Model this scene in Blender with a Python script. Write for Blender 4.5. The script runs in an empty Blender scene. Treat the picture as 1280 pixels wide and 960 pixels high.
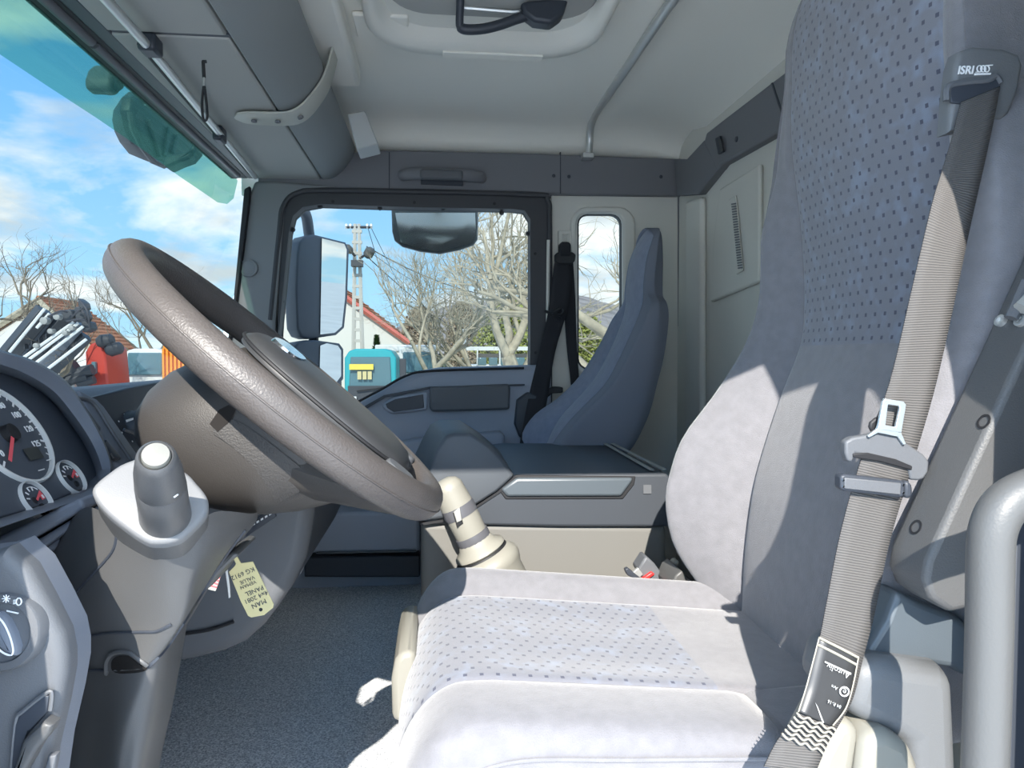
import bpy, bmesh, math, random
from mathutils import Vector, Matrix, noise as mnoise
random.seed(7)
V = Vector
SC = bpy.context.scene
COL = SC.collection
# ------------------------------------------------------------------ camera
F = 900.0
YAW = math.atan(95 / F); PITCH = math.atan(35 / F)
CAM = V((0, 0, 0.75))
cd = bpy.data.cameras.new('camera'); cd.sensor_width = 36; cd.lens = 36 * F / 1280
cd.clip_start = 0.02; cd.clip_end = 2000
cam = bpy.data.objects.new('camera', cd); COL.objects.link(cam)
cam.location = CAM; cam.rotation_euler = (math.pi / 2 - PITCH, 0, -YAW)
SC.camera = cam
CR = cam.rotation_euler.to_matrix()
# ------------------------------------------------------------------ world, sun, exposure
SC.view_settings.view_transform = 'Standard'; SC.view_settings.look = 'None'
SC.view_settings.exposure = 1.12; SC.view_settings.gamma = 1
SC.view_settings.use_curve_mapping = False
SUN_DIR = V((0.16, 1.0, -0.70))
SUN_E = 5.2; SKY_E = 2.1
world = bpy.data.worlds.new('sky'); SC.world = world; world.use_nodes = True
wt = world.node_tree; wt.nodes.clear()
def wn(t, **k):
    n = wt.nodes.new(t)
    for a, b in k.items(): setattr(n, a, b)
    return n
w_out = wn('ShaderNodeOutputWorld'); w_bg = wn('ShaderNodeBackground')
w_tc = wn('ShaderNodeTexCoord'); w_sep = wn('ShaderNodeSeparateXYZ')
wt.links.new(w_tc.outputs['Generated'], w_sep.inputs[0])
w_add = wn('ShaderNodeMath', operation='ADD'); w_add.inputs[1].default_value = 0.22
w_max = wn('ShaderNodeMath', operation='MAXIMUM'); w_max.inputs[1].default_value = 0.05
wt.links.new(w_sep.outputs[2], w_add.inputs[0]); wt.links.new(w_add.outputs[0], w_max.inputs[0])
w_dx = wn('ShaderNodeMath', operation='DIVIDE'); w_dy = wn('ShaderNodeMath', operation='DIVIDE')
for n_, o_ in ((w_dx, 0), (w_dy, 1)):
    wt.links.new(w_sep.outputs[o_], n_.inputs[0]); wt.links.new(w_max.outputs[0], n_.inputs[1])
w_cmb = wn('ShaderNodeCombineXYZ'); wt.links.new(w_dx.outputs[0], w_cmb.inputs[0]); wt.links.new(w_dy.outputs[0], w_cmb.inputs[1])
w_ns = wn('ShaderNodeTexNoise'); w_ns.inputs['Scale'].default_value = 1.15; w_ns.inputs['Detail'].default_value = 7
w_ns.inputs['Roughness'].default_value = 0.56; w_ns.inputs['Distortion'].default_value = 0.25
w_mp = wn('ShaderNodeMapping'); w_mp.inputs['Location'].default_value = (0.7, 0.35, 0.0)
wt.links.new(w_cmb.outputs[0], w_mp.inputs[0]); wt.links.new(w_mp.outputs[0], w_ns.inputs['Vector'])
w_rp = wn('ShaderNodeValToRGB')
w_rp.color_ramp.elements[0].position = 0.46; w_rp.color_ramp.elements[0].color = (0, 0, 0, 1)
w_rp.color_ramp.elements[1].position = 0.57; w_rp.color_ramp.elements[1].color = (1, 1, 1, 1)
wt.links.new(w_ns.outputs[0], w_rp.inputs[0])
w_n2 = wn('ShaderNodeTexNoise'); w_n2.inputs['Scale'].default_value = 2.6; w_n2.inputs['Detail'].default_value = 5
wt.links.new(w_mp.outputs[0], w_n2.inputs['Vector'])
w_cl = wn('ShaderNodeMix', data_type='RGBA')
w_cl.inputs[6].default_value = (0.50, 0.55, 0.60, 1); w_cl.inputs[7].default_value = (0.88, 0.885, 0.89, 1)
w_r2 = wn('ShaderNodeValToRGB'); w_r2.color_ramp.elements[0].position = 0.36; w_r2.color_ramp.elements[1].position = 0.58
wt.links.new(w_n2.outputs[0], w_r2.inputs[0]); wt.links.new(w_r2.outputs[0], w_cl.inputs[0])
w_bl = wn('ShaderNodeMix', data_type='RGBA')
w_bl.inputs[6].default_value = (0.42, 0.68, 0.86, 1); w_bl.inputs[7].default_value = (0.13, 0.39, 0.80, 1)
w_r3 = wn('ShaderNodeMapRange'); w_r3.inputs[1].default_value = 0.0; w_r3.inputs[2].default_value = 0.35
wt.links.new(w_sep.outputs[2], w_r3.inputs[0]); wt.links.new(w_r3.outputs[0], w_bl.inputs[0])
w_mx = wn('ShaderNodeMix', data_type='RGBA')
wt.links.new(w_rp.outputs[0], w_mx.inputs[0]); wt.links.new(w_bl.outputs[2], w_mx.inputs[6]); wt.links.new(w_cl.outputs[2], w_mx.inputs[7])
wt.links.new(w_mx.outputs[2], w_bg.inputs[0]); w_bg.inputs[1].default_value = SKY_E
wt.links.new(w_bg.outputs[0], w_out.inputs[0])
sd = bpy.data.lights.new('sun', 'SUN'); sd.energy = SUN_E; sd.angle = 0.009; sd.color = (1.0, 0.95, 0.87)
sun = bpy.data.objects.new('sun', sd); COL.objects.link(sun); sun.location = (-1, -8, 7)
sun.rotation_euler = SUN_DIR.to_track_quat('-Z', 'Y').to_euler()

# ------------------------------------------------------------------ geometry helpers
def ray(px, py): return (CR @ V(((px - 640) / F, -(py - 480) / F, -1.0)))
def P(px, py, Y):
    d = ray(px, py); return CAM + d * (Y / d.y)
def PX(px, py, X):
    d = ray(px, py); return CAM + d * (X / d.x)
def PZ(px, py, Z):
    d = ray(px, py); return CAM + d * ((Z - CAM.z) / d.z)
def PL(px, py, p0, n):
    d = ray(px, py); return CAM + d * ((p0 - CAM).dot(n) / d.dot(n))
def lerp(a, b, t): return a + (b - a) * t
def cr1(p, t, closed=False):
    """Catmull-Rom through list p (tuples/Vectors/floats) at t in 0..1"""
    n = len(p); m = n if closed else n - 1
    x = min(max(t, 0), 1) * m; i = min(int(x), m - 1); f = x - i
    g = (lambda k: p[k % n]) if closed else (lambda k: p[min(max(k, 0), n - 1)])
    a, b, c, d = g(i - 1), g(i), g(i + 1), g(i + 2)
    def q(a, b, c, d): return 0.5 * (2 * b + (c - a) * f + (2 * a - 5 * b + 4 * c - d) * f * f + (3 * b - a - 3 * c + d) * f ** 3)
    if isinstance(b, (int, float)): return q(a, b, c, d)
    return tuple(q(a[k], b[k], c[k], d[k]) for k in range(len(b)))
def smooth(p, n, closed=False):
    p = [tuple(q) for q in p]
    return [V(cr1(p, i / (n if closed else n - 1), closed)) for i in range(n)]
def resamp(p, per=6):
    """smooth open path, per samples a span"""
    return smooth(p, (len(p) - 1) * per + 1)

class MB:
    def __init__(s): s.v = []; s.f = []; s.uv = None
    def add(s, vs, fs):
        o = len(s.v); s.v += [V(q) for q in vs]; s.f += [tuple(i + o for i in f) for f in fs]; return s
    def box(s, lo, hi, M=None):
        x0, y0, z0 = lo; x1, y1, z1 = hi
        vs = [V((x, y, z)) for x in (x0, x1) for y in (y0, y1) for z in (z0, z1)]
        if M: vs = [M @ q for q in vs]
        return s.add(vs, [(0, 1, 3, 2), (4, 6, 7, 5), (0, 4, 5, 1), (2, 3, 7, 6), (0, 2, 6, 4), (1, 5, 7, 3)])
    def prism(s, pts, vec):
        """planar polygon pts extruded by vec"""
        n = len(pts); a = [V(p) for p in pts]; b = [p + V(vec) for p in a]
        return s.add(a + b, [tuple(range(n))[::-1], tuple(range(n, 2 * n))] + [(i, (i + 1) % n, n + (i + 1) % n, n + i) for i in range(n)])
    def loft(s, rings, closed=True, caps=True):
        n = len(rings[0]); o = []
        for r in rings: o += list(r)
        fs = []
        for k in range(len(rings) - 1):
            for i in range(n if closed else n - 1):
                j = (i + 1) % n
                fs.append((k * n + i, k * n + j, (k + 1) * n + j, (k + 1) * n + i))
        if caps and closed:
            fs.append(tuple(range(n))[::-1]); fs.append(tuple((len(rings) - 1) * n + i for i in range(n)))
        return s.add(o, fs)
    def tube(s, path, r, n=8, closed=False, flat=None):
        """r a float or list; flat=(axis Vector, factor) squashes the section along axis"""
        path = [V(p) for p in path]; m = len(path); rings = []; up = None
        for i, p in enumerate(path):
            t = (path[(i + 1) % m] - path[i - 1]) if closed else (path[min(i + 1, m - 1)] - path[max(i - 1, 0)])
            t.normalize()
            if up is None:
                up = V((0, 0, 1)) if abs(t.z) < 0.9 else V((1, 0, 0))
            a = t.cross(up)
            if a.length < 1e-6: a = t.orthogonal()
            a.normalize(); b = a.cross(t).normalized(); up = b
            rr = r[i] if isinstance(r, (list, tuple)) else r
            rings.append([p + a * (rr * math.cos(q)) + b * (rr * math.sin(q)) for q in [2 * math.pi * k / n for k in range(n)]])
        if closed: rings.append(rings[0])
        return s.loft(rings, True, not closed)
    def lathe(s, p0, ax, prof, n=24):
        """prof: list of (distance along ax, radius)"""
        ax = V(ax).normalized(); a = ax.orthogonal().normalized(); b = ax.cross(a)
        return s.loft([[V(p0) + ax * d + (a * math.cos(2 * math.pi * k / n) + b * math.sin(2 * math.pi * k / n)) * max(r, 1e-5) for k in range(n)] for d, r in prof])
    def sheet(s, A, B):
        """quad strip between two equal-length lists"""
        n = len(A); return s.add(list(A) + list(B), [(i, i + 1, n + i + 1, n + i) for i in range(n - 1)])
    def grid(s, rows):
        n = len(rows[0]); vs = [q for r in rows for q in r]
        return s.add(vs, [(k * n + i, k * n + i + 1, (k + 1) * n + i + 1, (k + 1) * n + i) for k in range(len(rows) - 1) for i in range(n - 1)])
    def build(s, name, mat, parent=None, smooth=True, bevel=0, seg=2, sub=0, solid=0, ang=40, base=None, off=-1, recalc=True):
        if parent is not None:
            o = root_loc(parent)
        elif base is not None: o = V(base)
        else:
            xs = [q.x for q in s.v]; ys = [q.y for q in s.v]; zs = [q.z for q in s.v]
            o = V(((min(xs) + max(xs)) / 2, (min(ys) + max(ys)) / 2, min(zs)))
        me = bpy.data.meshes.new(name); me.from_pydata([q - o for q in s.v], [], s.f)
        if s.uv:
            ul = me.uv_layers.new(name='UVMap')
            for l in me.loops: ul.data[l.index].uv = s.uv[l.vertex_index]
        if recalc:
            bm = bmesh.new(); bm.from_mesh(me); bmesh.ops.recalc_face_normals(bm, faces=bm.faces); bm.to_mesh(me); bm.free()
        if smooth:
            me.shade_smooth()
            if not sub: me.set_sharp_from_angle(angle=math.radians(ang))
        me.materials.append(mat)
        ob = bpy.data.objects.new(name, me); COL.objects.link(ob)
        if parent is not None: ob.parent = parent
        else: ob.location = o
        if solid:
            m = ob.modifiers.new('solid', 'SOLIDIFY'); m.thickness = solid; m.offset = off
        if bevel:
            m = ob.modifiers.new('bevel', 'BEVEL'); m.width = bevel; m.segments = seg; m.limit_method = 'ANGLE'; m.angle_limit = math.radians(35)
        if sub:
            m = ob.modifiers.new('sub', 'SUBSURF'); m.levels = sub; m.render_levels = sub
        return ob
def root_loc(o):
    q = V((0, 0, 0))
    while o is not None: q = q + o.location; o = o.parent
    return q
def tag(o, label=None, cat=None, group=None, kind=None):
    if label: o['label'] = label
    if cat: o['category'] = cat
    if group: o['group'] = group
    if kind: o['kind'] = kind
    return o
def thing(name, label, cat, loc, group=None, kind=None):
    o = bpy.data.objects.new(name, None); COL.objects.link(o); o.location = loc; o.empty_display_size = 0.05
    return tag(o, label, cat, group, kind)
def struct(name, label, loc=(0, 0, 0), cat=None):
    o = bpy.data.objects.new(name, None); COL.objects.link(o); o.location = loc; o.empty_display_size = 0.05
    return tag(o, label, cat, None, 'structure')
def text(name, s, size, org, xd, yd, mat, parent, depth=0.0004, align='CENTER', shear=0, bold=0):
    cu = bpy.data.curves.new('t', 'FONT'); cu.body = s; cu.size = size; cu.align_x = align; cu.align_y = 'CENTER'
    cu.shear = shear; cu.offset = bold; cu.extrude = depth; cu.resolution_u = 3
    to = bpy.data.objects.new('t', cu); COL.objects.link(to)
    dg = bpy.context.evaluated_depsgraph_get(); dg.update()
    me = bpy.data.meshes.new_from_object(to.evaluated_get(dg)); bpy.data.objects.remove(to)
    xd = V(xd).normalized(); yd = V(yd); yd = (yd - xd * yd.dot(xd)).normalized(); zd = xd.cross(yd)
    M = Matrix((xd, yd, zd)).transposed().to_4x4(); M.translation = V(org) - root_loc(parent)
    me.transform(M); me.materials.clear(); me.materials.append(mat); me.name = name
    ob = bpy.data.objects.new(name, me); COL.objects.link(ob); ob.parent = parent
    return ob
def pxpoly(pts, Y): return [P(x, y, Y) for x, y in pts]
def slab(name, pts, Y0, Y1, mat, parent=None, bevel=0.004, seg=2, **k):
    """outline read at depth Y0, extruded to depth Y1 (a straight solid across the cab)"""
    m = MB(); m.prism(pxpoly(pts, Y0), (0, Y1 - Y0, 0)); return m.build(name, mat, parent, bevel=bevel, seg=seg, **k)
def pillow(name, pts3, nrm, depth, mat, parent=None, rnd=0.01, steps=4, **k):
    """solid from planar outline, edges rounded: outline at pts3, thickness depth along nrm (towards viewer)"""
    nrm = V(nrm).normalized(); c = sum(pts3, V((0, 0, 0))) / len(pts3); n = len(pts3); rings = [[p for p in pts3]]
    def inset(d):
        out = []
        for i in range(n):
            e1 = (pts3[i] - pts3[i - 1]); e2 = (pts3[(i + 1) % n] - pts3[i]); t = (e1.normalized() + e2.normalized())
            t = t.normalized() if t.length > 1e-6 else e1.normalized()
            q = nrm.cross(t); q = q if q.dot(c - pts3[i]) > 0 else -q
            out.append(pts3[i] + q * d)
        return out
    for j in range(steps + 1):
        a = math.pi / 2 * j / steps
        rings.append([q + nrm * (depth - rnd + rnd * math.sin(a)) for q in inset(rnd * (1 - math.cos(a)))])
    m = MB(); m.loft(rings); return m.build(name, mat, parent, **k)

# ------------------------------------------------------------------ materials
MATS = {}
def mat(name, col, rough=0.55, metal=0.0, bump=None, vary=None, spec=0.5, emit=None, sheen=0, coat=0):
    m = bpy.data.materials.new(name); m.use_nodes = True; t = m.node_tree; b = t.nodes['Principled BSDF']
    b.inputs['Base Color'].default_value = (*col, 1); b.inputs['Roughness'].default_value = rough
    b.inputs['Metallic'].default_value = metal; b.inputs['Specular IOR Level'].default_value = spec
    if sheen: b.inputs['Sheen Weight'].default_value = sheen; b.inputs['Sheen Roughness'].default_value = 0.5
    if coat: b.inputs['Coat Weight'].default_value = coat
    tc = t.nodes.new('ShaderNodeTexCoord')
    if vary:
        sc, amt = vary; n = t.nodes.new('ShaderNodeTexNoise'); n.inputs['Scale'].default_value = sc; n.inputs['Detail'].default_value = 5
        t.links.new(tc.outputs['Object'], n.inputs['Vector'])
        r = t.nodes.new('ShaderNodeValToRGB'); r.color_ramp.elements[0].position = 0.32; r.color_ramp.elements[1].position = 0.68
        r.color_ramp.elements[0].color = (*[c * (1 - amt) for c in col], 1); r.color_ramp.elements[1].color = (*[min(1, c * (1 + amt)) for c in col], 1)
        t.links.new(n.outputs[0], r.inputs[0]); t.links.new(r.outputs[0], b.inputs['Base Color'])
    if bump:
        sc, st = bump; n = t.nodes.new('ShaderNodeTexNoise'); n.inputs['Scale'].default_value = sc; n.inputs['Detail'].default_value = 3
        t.links.new(tc.outputs['Object'], n.inputs['Vector'])
        u = t.nodes.new('ShaderNodeBump'); u.inputs['Strength'].default_value = st; u.inputs['Distance'].default_value = 0.002
        t.links.new(n.outputs[0], u.inputs['Height']); t.links.new(u.outputs[0], b.inputs['Normal'])
    if emit: b.inputs['Emission Color'].default_value = (*emit[0], 1); b.inputs['Emission Strength'].default_value = emit[1]
    MATS[name] = m; return m
def glass(name, tint, refl=0.06, rough=0.0, film=None):
    m = bpy.data.materials.new(name); m.use_nodes = True; t = m.node_tree; t.nodes.clear()
    o = t.nodes.new('ShaderNodeOutputMaterial'); x = t.nodes.new('ShaderNodeMixShader'); a = t.nodes.new('ShaderNodeBsdfTransparent')
    g = t.nodes.new('ShaderNodeBsdfGlossy'); f = t.nodes.new('ShaderNodeLayerWeight'); f.inputs[0].default_value = 0.12
    a.inputs[0].default_value = (*tint, 1); g.inputs['Roughness'].default_value = rough
    mm = t.nodes.new('ShaderNodeMath'); mm.operation = 'MULTIPLY_ADD'; mm.inputs[1].default_value = 0.5; mm.inputs[2].default_value = refl
    t.links.new(f.outputs['Facing'], mm.inputs[0]); mm.use_clamp = True
    mm.inputs[1].default_value = 0.12
    t.links.new(mm.outputs[0], x.inputs[0]); t.links.new(a.outputs[0], x.inputs[1]); t.links.new(g.outputs[0], x.inputs[2])
    if film:
        df = t.nodes.new('ShaderNodeBsdfTranslucent'); df.inputs[0].default_value = (*film, 1); y = t.nodes.new('ShaderNodeMixShader'); y.inputs[0].default_value = 0.22
        t.links.new(x.outputs[0], y.inputs[1]); t.links.new(df.outputs[0], y.inputs[2]); t.links.new(y.outputs[0], o.inputs[0])
    else: t.links.new(x.outputs[0], o.inputs[0])
    return m
def dotted(name, col, dot, blot, pu=0.019, pv=0.0155):
    m = mat(name, col, 0.95, bump=(900, 0.35), spec=0.15, sheen=0.3); t = m.node_tree; b = t.nodes['Principled BSDF']
    uv = t.nodes.new('ShaderNodeUVMap'); sp = t.nodes.new('ShaderNodeSeparateXYZ'); t.links.new(uv.outputs[0], sp.inputs[0])
    def mth(op, a, c=None, d=None):
        n = t.nodes.new('ShaderNodeMath'); n.operation = op
        for i, q in enumerate((a, c, d)):
            if q is None: continue
            if isinstance(q, (int, float)): n.inputs[i].default_value = q
            else: t.links.new(q, n.inputs[i])
        return n.outputs[0]
    vv = mth('DIVIDE', sp.outputs[1], pv); fl = mth('FLOOR', vv); od = mth('MULTIPLY', mth('MODULO', fl, 2.0), 0.5)
    uu = mth('ADD', mth('DIVIDE', sp.outputs[0], pu), od)
    fu = mth('ABSOLUTE', mth('SUBTRACT', mth('FRACT', uu), 0.5)); fv = mth('ABSOLUTE', mth('SUBTRACT', mth('FRACT', vv), 0.5))
    d1 = mth('MULTIPLY', mth('LESS_THAN', fu, 0.12), mth('LESS_THAN', fv, 0.16))
    tc = t.nodes.new('ShaderNodeTexCoord'); n = t.nodes.new('ShaderNodeTexNoise'); n.inputs['Scale'].default_value = 38; n.inputs['Detail'].default_value = 2
    t.links.new(tc.outputs['Object'], n.inputs['Vector'])
    r = t.nodes.new('ShaderNodeValToRGB'); r.color_ramp.elements[0].position = 0.5; r.color_ramp.elements[1].position = 0.72
    r.color_ramp.elements[0].color = (*col, 1); r.color_ramp.elements[1].color = (*blot, 1)
    t.links.new(n.outputs[0], r.inputs[0])
    mx = t.nodes.new('ShaderNodeMix'); mx.data_type = 'RGBA'; t.links.new(d1, mx.inputs[0]); t.links.new(r.outputs[0], mx.inputs[6]); mx.inputs[7].default_value = (*dot, 1)
    t.links.new(mx.outputs[2], b.inputs['Base Color']); return m
def webbing(name, col):
    m = mat(name, col, 0.8, spec=0.3); t = m.node_tree; b = t.nodes['Principled BSDF']
    uv = t.nodes.new('ShaderNodeUVMap'); w = t.nodes.new('ShaderNodeTexWave'); w.bands_direction = 'Y'
    w.inputs['Scale'].default_value = 130; w.inputs['Distortion'].default_value = 0.4; w.inputs['Detail'].default_value = 1
    t.links.new(uv.outputs[0], w.inputs['Vector'])
    u = t.nodes.new('ShaderNodeBump'); u.inputs['Strength'].default_value = 0.6; u.inputs['Distance'].default_value = 0.001
    t.links.new(w.outputs['Fac'], u.inputs['Height']); t.links.new(u.outputs[0], b.inputs['Normal'])
    r = t.nodes.new('ShaderNodeValToRGB'); r.color_ramp.elements[0].color = (*[c * 0.72 for c in col], 1); r.color_ramp.elements[1].color = (*[c * 1.15 for c in col], 1)
    t.links.new(w.outputs['Fac'], r.inputs[0]); t.links.new(r.outputs[0], b.inputs['Base Color'])
    return m
FAB = (0.19, 0.187, 0.20)
M_fab = mat('seat_fabric', FAB, 0.95, bump=(700, 0.4), vary=(60, 0.07), spec=0.15, sheen=0.35)
M_dot = dotted('seat_dotted_fabric', (0.178, 0.183, 0.21), (0.07, 0.075, 0.105), (0.205, 0.232, 0.292))
M_fabp = mat('seat_fabric_blue', (.215, .24, .315), 0.95, bump=(700, 0.4), vary=(50, 0.08), spec=0.15, sheen=0.25)
M_fabs = mat('seat_side_fabric', (.165, .178, .215), 0.95, bump=(700, 0.3), spec=0.15)
M_dash = mat('dash_plastic', (.155, .172, .205), 0.5, bump=(900, 0.15), spec=0.4)
M_dashd = mat('dash_dark_plastic', (.04, .046, .058), 0.45, spec=0.4)
M_grey = mat('grey_plastic', (.108, .113, .122), 0.5, bump=(900, 0.15), spec=0.4)
M_col = mat('column_plastic', (0.085, 0.085, 0.085), 0.42, bump=(1000, 0.12), spec=0.45)
M_trim = mat('header_trim_plastic', (.18, .18, .193), 0.6, bump=(800, 0.15), spec=0.3)
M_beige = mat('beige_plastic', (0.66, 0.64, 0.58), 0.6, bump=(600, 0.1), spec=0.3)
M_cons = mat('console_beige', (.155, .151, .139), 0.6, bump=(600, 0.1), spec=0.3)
M_liner = mat('headliner', (.90, .87, .79), 0.9, bump=(500, 0.2), spec=0.2)
M_shelf = mat('shelf_underside', (0.42, 0.415, 0.39), 0.8, bump=(500, 0.2), spec=0.2)
M_leath = mat('shelf_leatherette', (.27, .283, .28), 0.6, bump=(350, 0.3), spec=0.35)
M_black = mat('black_rubber', (0.012, 0.012, 0.014), 0.6)
M_seal = mat('door_seal_rubber', (.045, .045, .05), 0.6)
M_wheel = mat('wheel_leather', (0.078, 0.068, 0.063), 0.42, bump=(420, 0.35), vary=(30, 0.05), spec=0.5)
M_hub = mat('hub_plastic', (.043, .039, .036), 0.5, bump=(700, 0.2), spec=0.4)
M_gloss = mat('glossy_dark', (0.038, 0.039, 0.041), 0.42, spec=0.6)
M_carpet = mat('carpet', (.66, .72, .80), 1.0, bump=(260, 1.0), vary=(330, 0.55), spec=0.1)
M_silver = mat('silver_metal', (0.66, 0.66, 0.64), 0.42, 0.75)
M_chrome = mat('chrome', (0.85, 0.87, 0.88), 0.12, 1.0)
M_handle = mat('painted_handle', (.088, .087, .084), 0.45, bump=(500, 0.12), spec=0.5)
M_white = mat('white_plastic', (.32, .32, .30), 0.5)
M_cream = mat('cream_plastic', (.25, .24, .205), 0.5)
M_paper = mat('tag_card', (.60, .52, .27), 0.8)
M_ink = mat('ink', (0.06, 0.06, 0.07), 0.8)
M_red = mat('red_plastic', (0.65, 0.03, 0.03), 0.4)
M_print = mat('white_print', (0.78, 0.78, 0.78), 0.6)
M_face = mat('gauge_face', (0.022, 0.023, 0.026), 0.5)
M_lcd = mat('gauge_display', (0.035, 0.037, 0.034), 0.3)
M_needle = mat('needle', (0.75, 0.10, 0.12), 0.5)
M_belt = webbing('belt_webbing', (0.106, 0.10, 0.096))
M_beltd = webbing('dark_webbing', (0.03, 0.03, 0.035))
M_tape = mat('grey_tape', (0.10, 0.10, 0.11), 0.35)
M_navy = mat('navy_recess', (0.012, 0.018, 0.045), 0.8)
M_glass = glass('window_glass', (0.265, 0.29, 0.288), 0.008)
M_band = glass('sun_band_glass', (0.36, 0.66, 0.54), 0.015, film=(0.14, 0.42, 0.34))
M_mirror = mat('mirror_glass', (0.75, 0.78, 0.78), 0.02, 1.0)

M_door = mat('door_plastic', (.30, .325, .38), 0.5, bump=(900, 0.15), spec=0.4)
M_rock = mat('console_plastic', (.075, .084, .096), 0.5, bump=(900, 0.15), spec=0.4)
M_collar = mat('collar_plastic', (.155, .157, .16), 0.5, bump=(900, 0.1))
M_knob = mat('knob_plastic', (.07, .071, .073), 0.4, bump=(900, 0.1))
M_ring = mat('gauge_ring_metal', (.62, .63, .62), 0.4)

M_steel = mat('bright_steel', (0.72, 0.80, 0.84), 0.42, 0.85)
M_faint = mat('faint_print', (0.36, 0.36, 0.35), 0.6)
M_thread = mat('pale_thread', (0.34, 0.32, 0.26), 0.8)
M_button = mat('button_cream', (0.165, 0.16, 0.14), 0.5)
M_lid = mat('lid_plastic', (.078, .094, .108), .34, bump=(900, .08), spec=.7)
M_body = mat('console_dark_plastic', (.045, .051, .061), .5, bump=(900, .12))
M_pillar = mat('pillar_trim', (.21, .215, .22), .6, bump=(800, .1))
M_cover = mat('seat_cover_plastic', (.135, .14, .145), .5, bump=(700, .15))
M_recl = mat('recliner_plastic', (.085, .085, .085), .5, bump=(600, .25))
M_grille = mat('hub_grille', (.038, .035, .033), .6, bump=(500, .45))
M_kerb = mat('kerb_mirror_shell', (.26, .27, .27), .4)
from mathutils.bvhtree import BVHTree
def surf(*objs):
    """ray target made of finished meshes, so that seams and inlays can be laid exactly on them"""
    vs = []; fs = []
    for o in objs:
        b = len(vs); r = root_loc(o); vs += [v.co + r for v in o.data.vertices]; fs += [tuple(i + b for i in p.vertices) for p in o.data.polygons]
    return BVHTree.FromPolygons(vs, fs)
def onto(tree, pts, lift=.001, fall=.8):
    out = []
    for x, y in pts:
        d = ray(x, y).normalized(); h = tree.ray_cast(CAM, d)[0]
        out.append((h if h else P(x, y, fall)) - d * lift)
    return out
M_plate = mat('cluster_plate', (.065, .076, .095), .5)
M_rec = mat('recess_dark', (.02, .018, .017), .9, spec=.1)
M_strap = mat('pale_bracket', (.50, .49, .43), .5)
M_box = mat('pale_grey_box', (.46, .47, .46), .6)
# ================================================================== CAB SHELL (the setting)
YD = 2.45                                                            # inner face of the passenger side
def sbox(name, lo, hi, m, parent=None, bevel=0.006, **k):
    return MB().box(lo, hi).build(name, m, parent, bevel=bevel, **k)
# floor with its carpet
fl = struct('floor', 'blue grey speckled carpet covering the cab floor', (0, 1.4, -0.05))
g = MB(); n = 24
g.box((-0.95, 0.30, -0.05), (1.0, 2.55, 0.0)); g.build('carpet', M_carpet, fl)
# ceiling: flat headliner with a coved edge above the passenger side and the back wall
ce = struct('ceiling', 'pale grey fabric headliner with curved edges', (0.3, 1.4, 1.53))
rows = []
prof_y = [(2.47, 1.44), (2.455, 1.475), (2.43, 1.505), (2.39, 1.522), (2.32, 1.532), (2.2, 1.536), (1.2, 1.54), (0.42, 1.52)]
for i, (y, z) in enumerate(prof_y):
    r = []
    for x in (-0.62, -0.4, -0.1, 0.2, 0.5, 0.62, 0.70, 0.76, 0.80, 0.835, 0.855, 0.87):
        dz = 0.0 if x < 0.62 else -0.095 * ((x - 0.62) / 0.25) ** 2.6
        r.append(V((x, y, z + dz * (1 if y < 2.3 else 0.55) - (0.012 if 0.0 else 0))))
    rows.append(r)
MB().grid(rows).build('headliner', M_liner, ce, solid=0.03, off=1, ang=60)
sbox('roof_panel', (-0.75, 0.32, 1.60), (1.0, 2.62, 1.63), M_white, ce)
# open driver's door side: roof rail, pillars and sill (mostly out of frame, they shade the cab)
wl = struct('wall_left', 'body side around the open driver door', (0.2, 0.4, 0))
sbox('roof_rail', (-0.75, 0.34, 1.285), (1.0, 0.42, 1.62), M_beige, wl)
MB().prism([(0.405, 0.36, 1.29), (0.43, 0.36, 1.18), (0.455, 0.36, 1.10), (0.474, 0.36, 1.0), (0.50, 0.36, 1.0), (0.50, 0.36, 1.29)], (0, 0.06, 0)).build('corner_gusset', M_beige, wl)
MB().prism([(-0.9, 0.36, -0.1), (-0.27, 0.36, -0.1), (-0.325, 0.36, 0.67), (-0.355, 0.36, 0.78), (-0.375, 0.36, 0.90), (-0.45, 0.36, 1.29), (-0.9, 0.36, 1.29)], (0, 0.06, 0)).build('front_pillar', M_trim, wl)
sbox('door_sill', (-0.5, 0.36, -0.25), (1.0, 0.46, 0.02), M_trim, wl)
sbox('rear_pillar', (0.474, 0.36, -0.1), (1.0, 0.43, 1.62), M_cover, wl)
# back wall
wb = struct('wall_back', 'beige moulded back wall panel behind the seats', (0.87, 1.4, 0))
sbox('back_panel', (0.842, 0.42, 0.0), (0.93, 2.56, 1.60), M_beige, wb)
# raised pads of the back wall: read at the wall plane
def wallpoly(pts, X, dX, name, m, parent, bevel=0.01, seg=3):
    q = [PX(x, y, X) for x, y in pts]; mb = MB(); mb.prism(q, (-dX, 0, 0)); return mb.build(name, m, parent, bevel=bevel, seg=seg)
wallpoly([(864, 252), (884, 246), (884, 590), (864, 570)], 0.842, 0.022, 'rib', M_beige, wb, 0.012)
wallpoly([(905, 236), (955, 205), (955, 352), (893, 378), (897, 300)], 0.842, 0.014, 'raised_pad', M_beige, wb, 0.012)
gr = wallpoly([(912, 250), (921, 244), (930, 338), (922, 343)], 0.826, 0.004, 'vent_grille', M_beige, wb, 0.002, 2)
for i in range(26):
    t = (i + 0.5) / 26; x = lerp(914.5, 923, t); y = lerp(253, 336, t)
    q = [PX(x, y, 0.821), PX(x + 5.5, y - 1, 0.821), PX(x + 5.7, y + 0.7, 0.821), PX(x + 0.2, y + 1.7, 0.821)]
    MB().prism(q, (-0.002, 0, 0)).build('slot', M_trim, gr)
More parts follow.
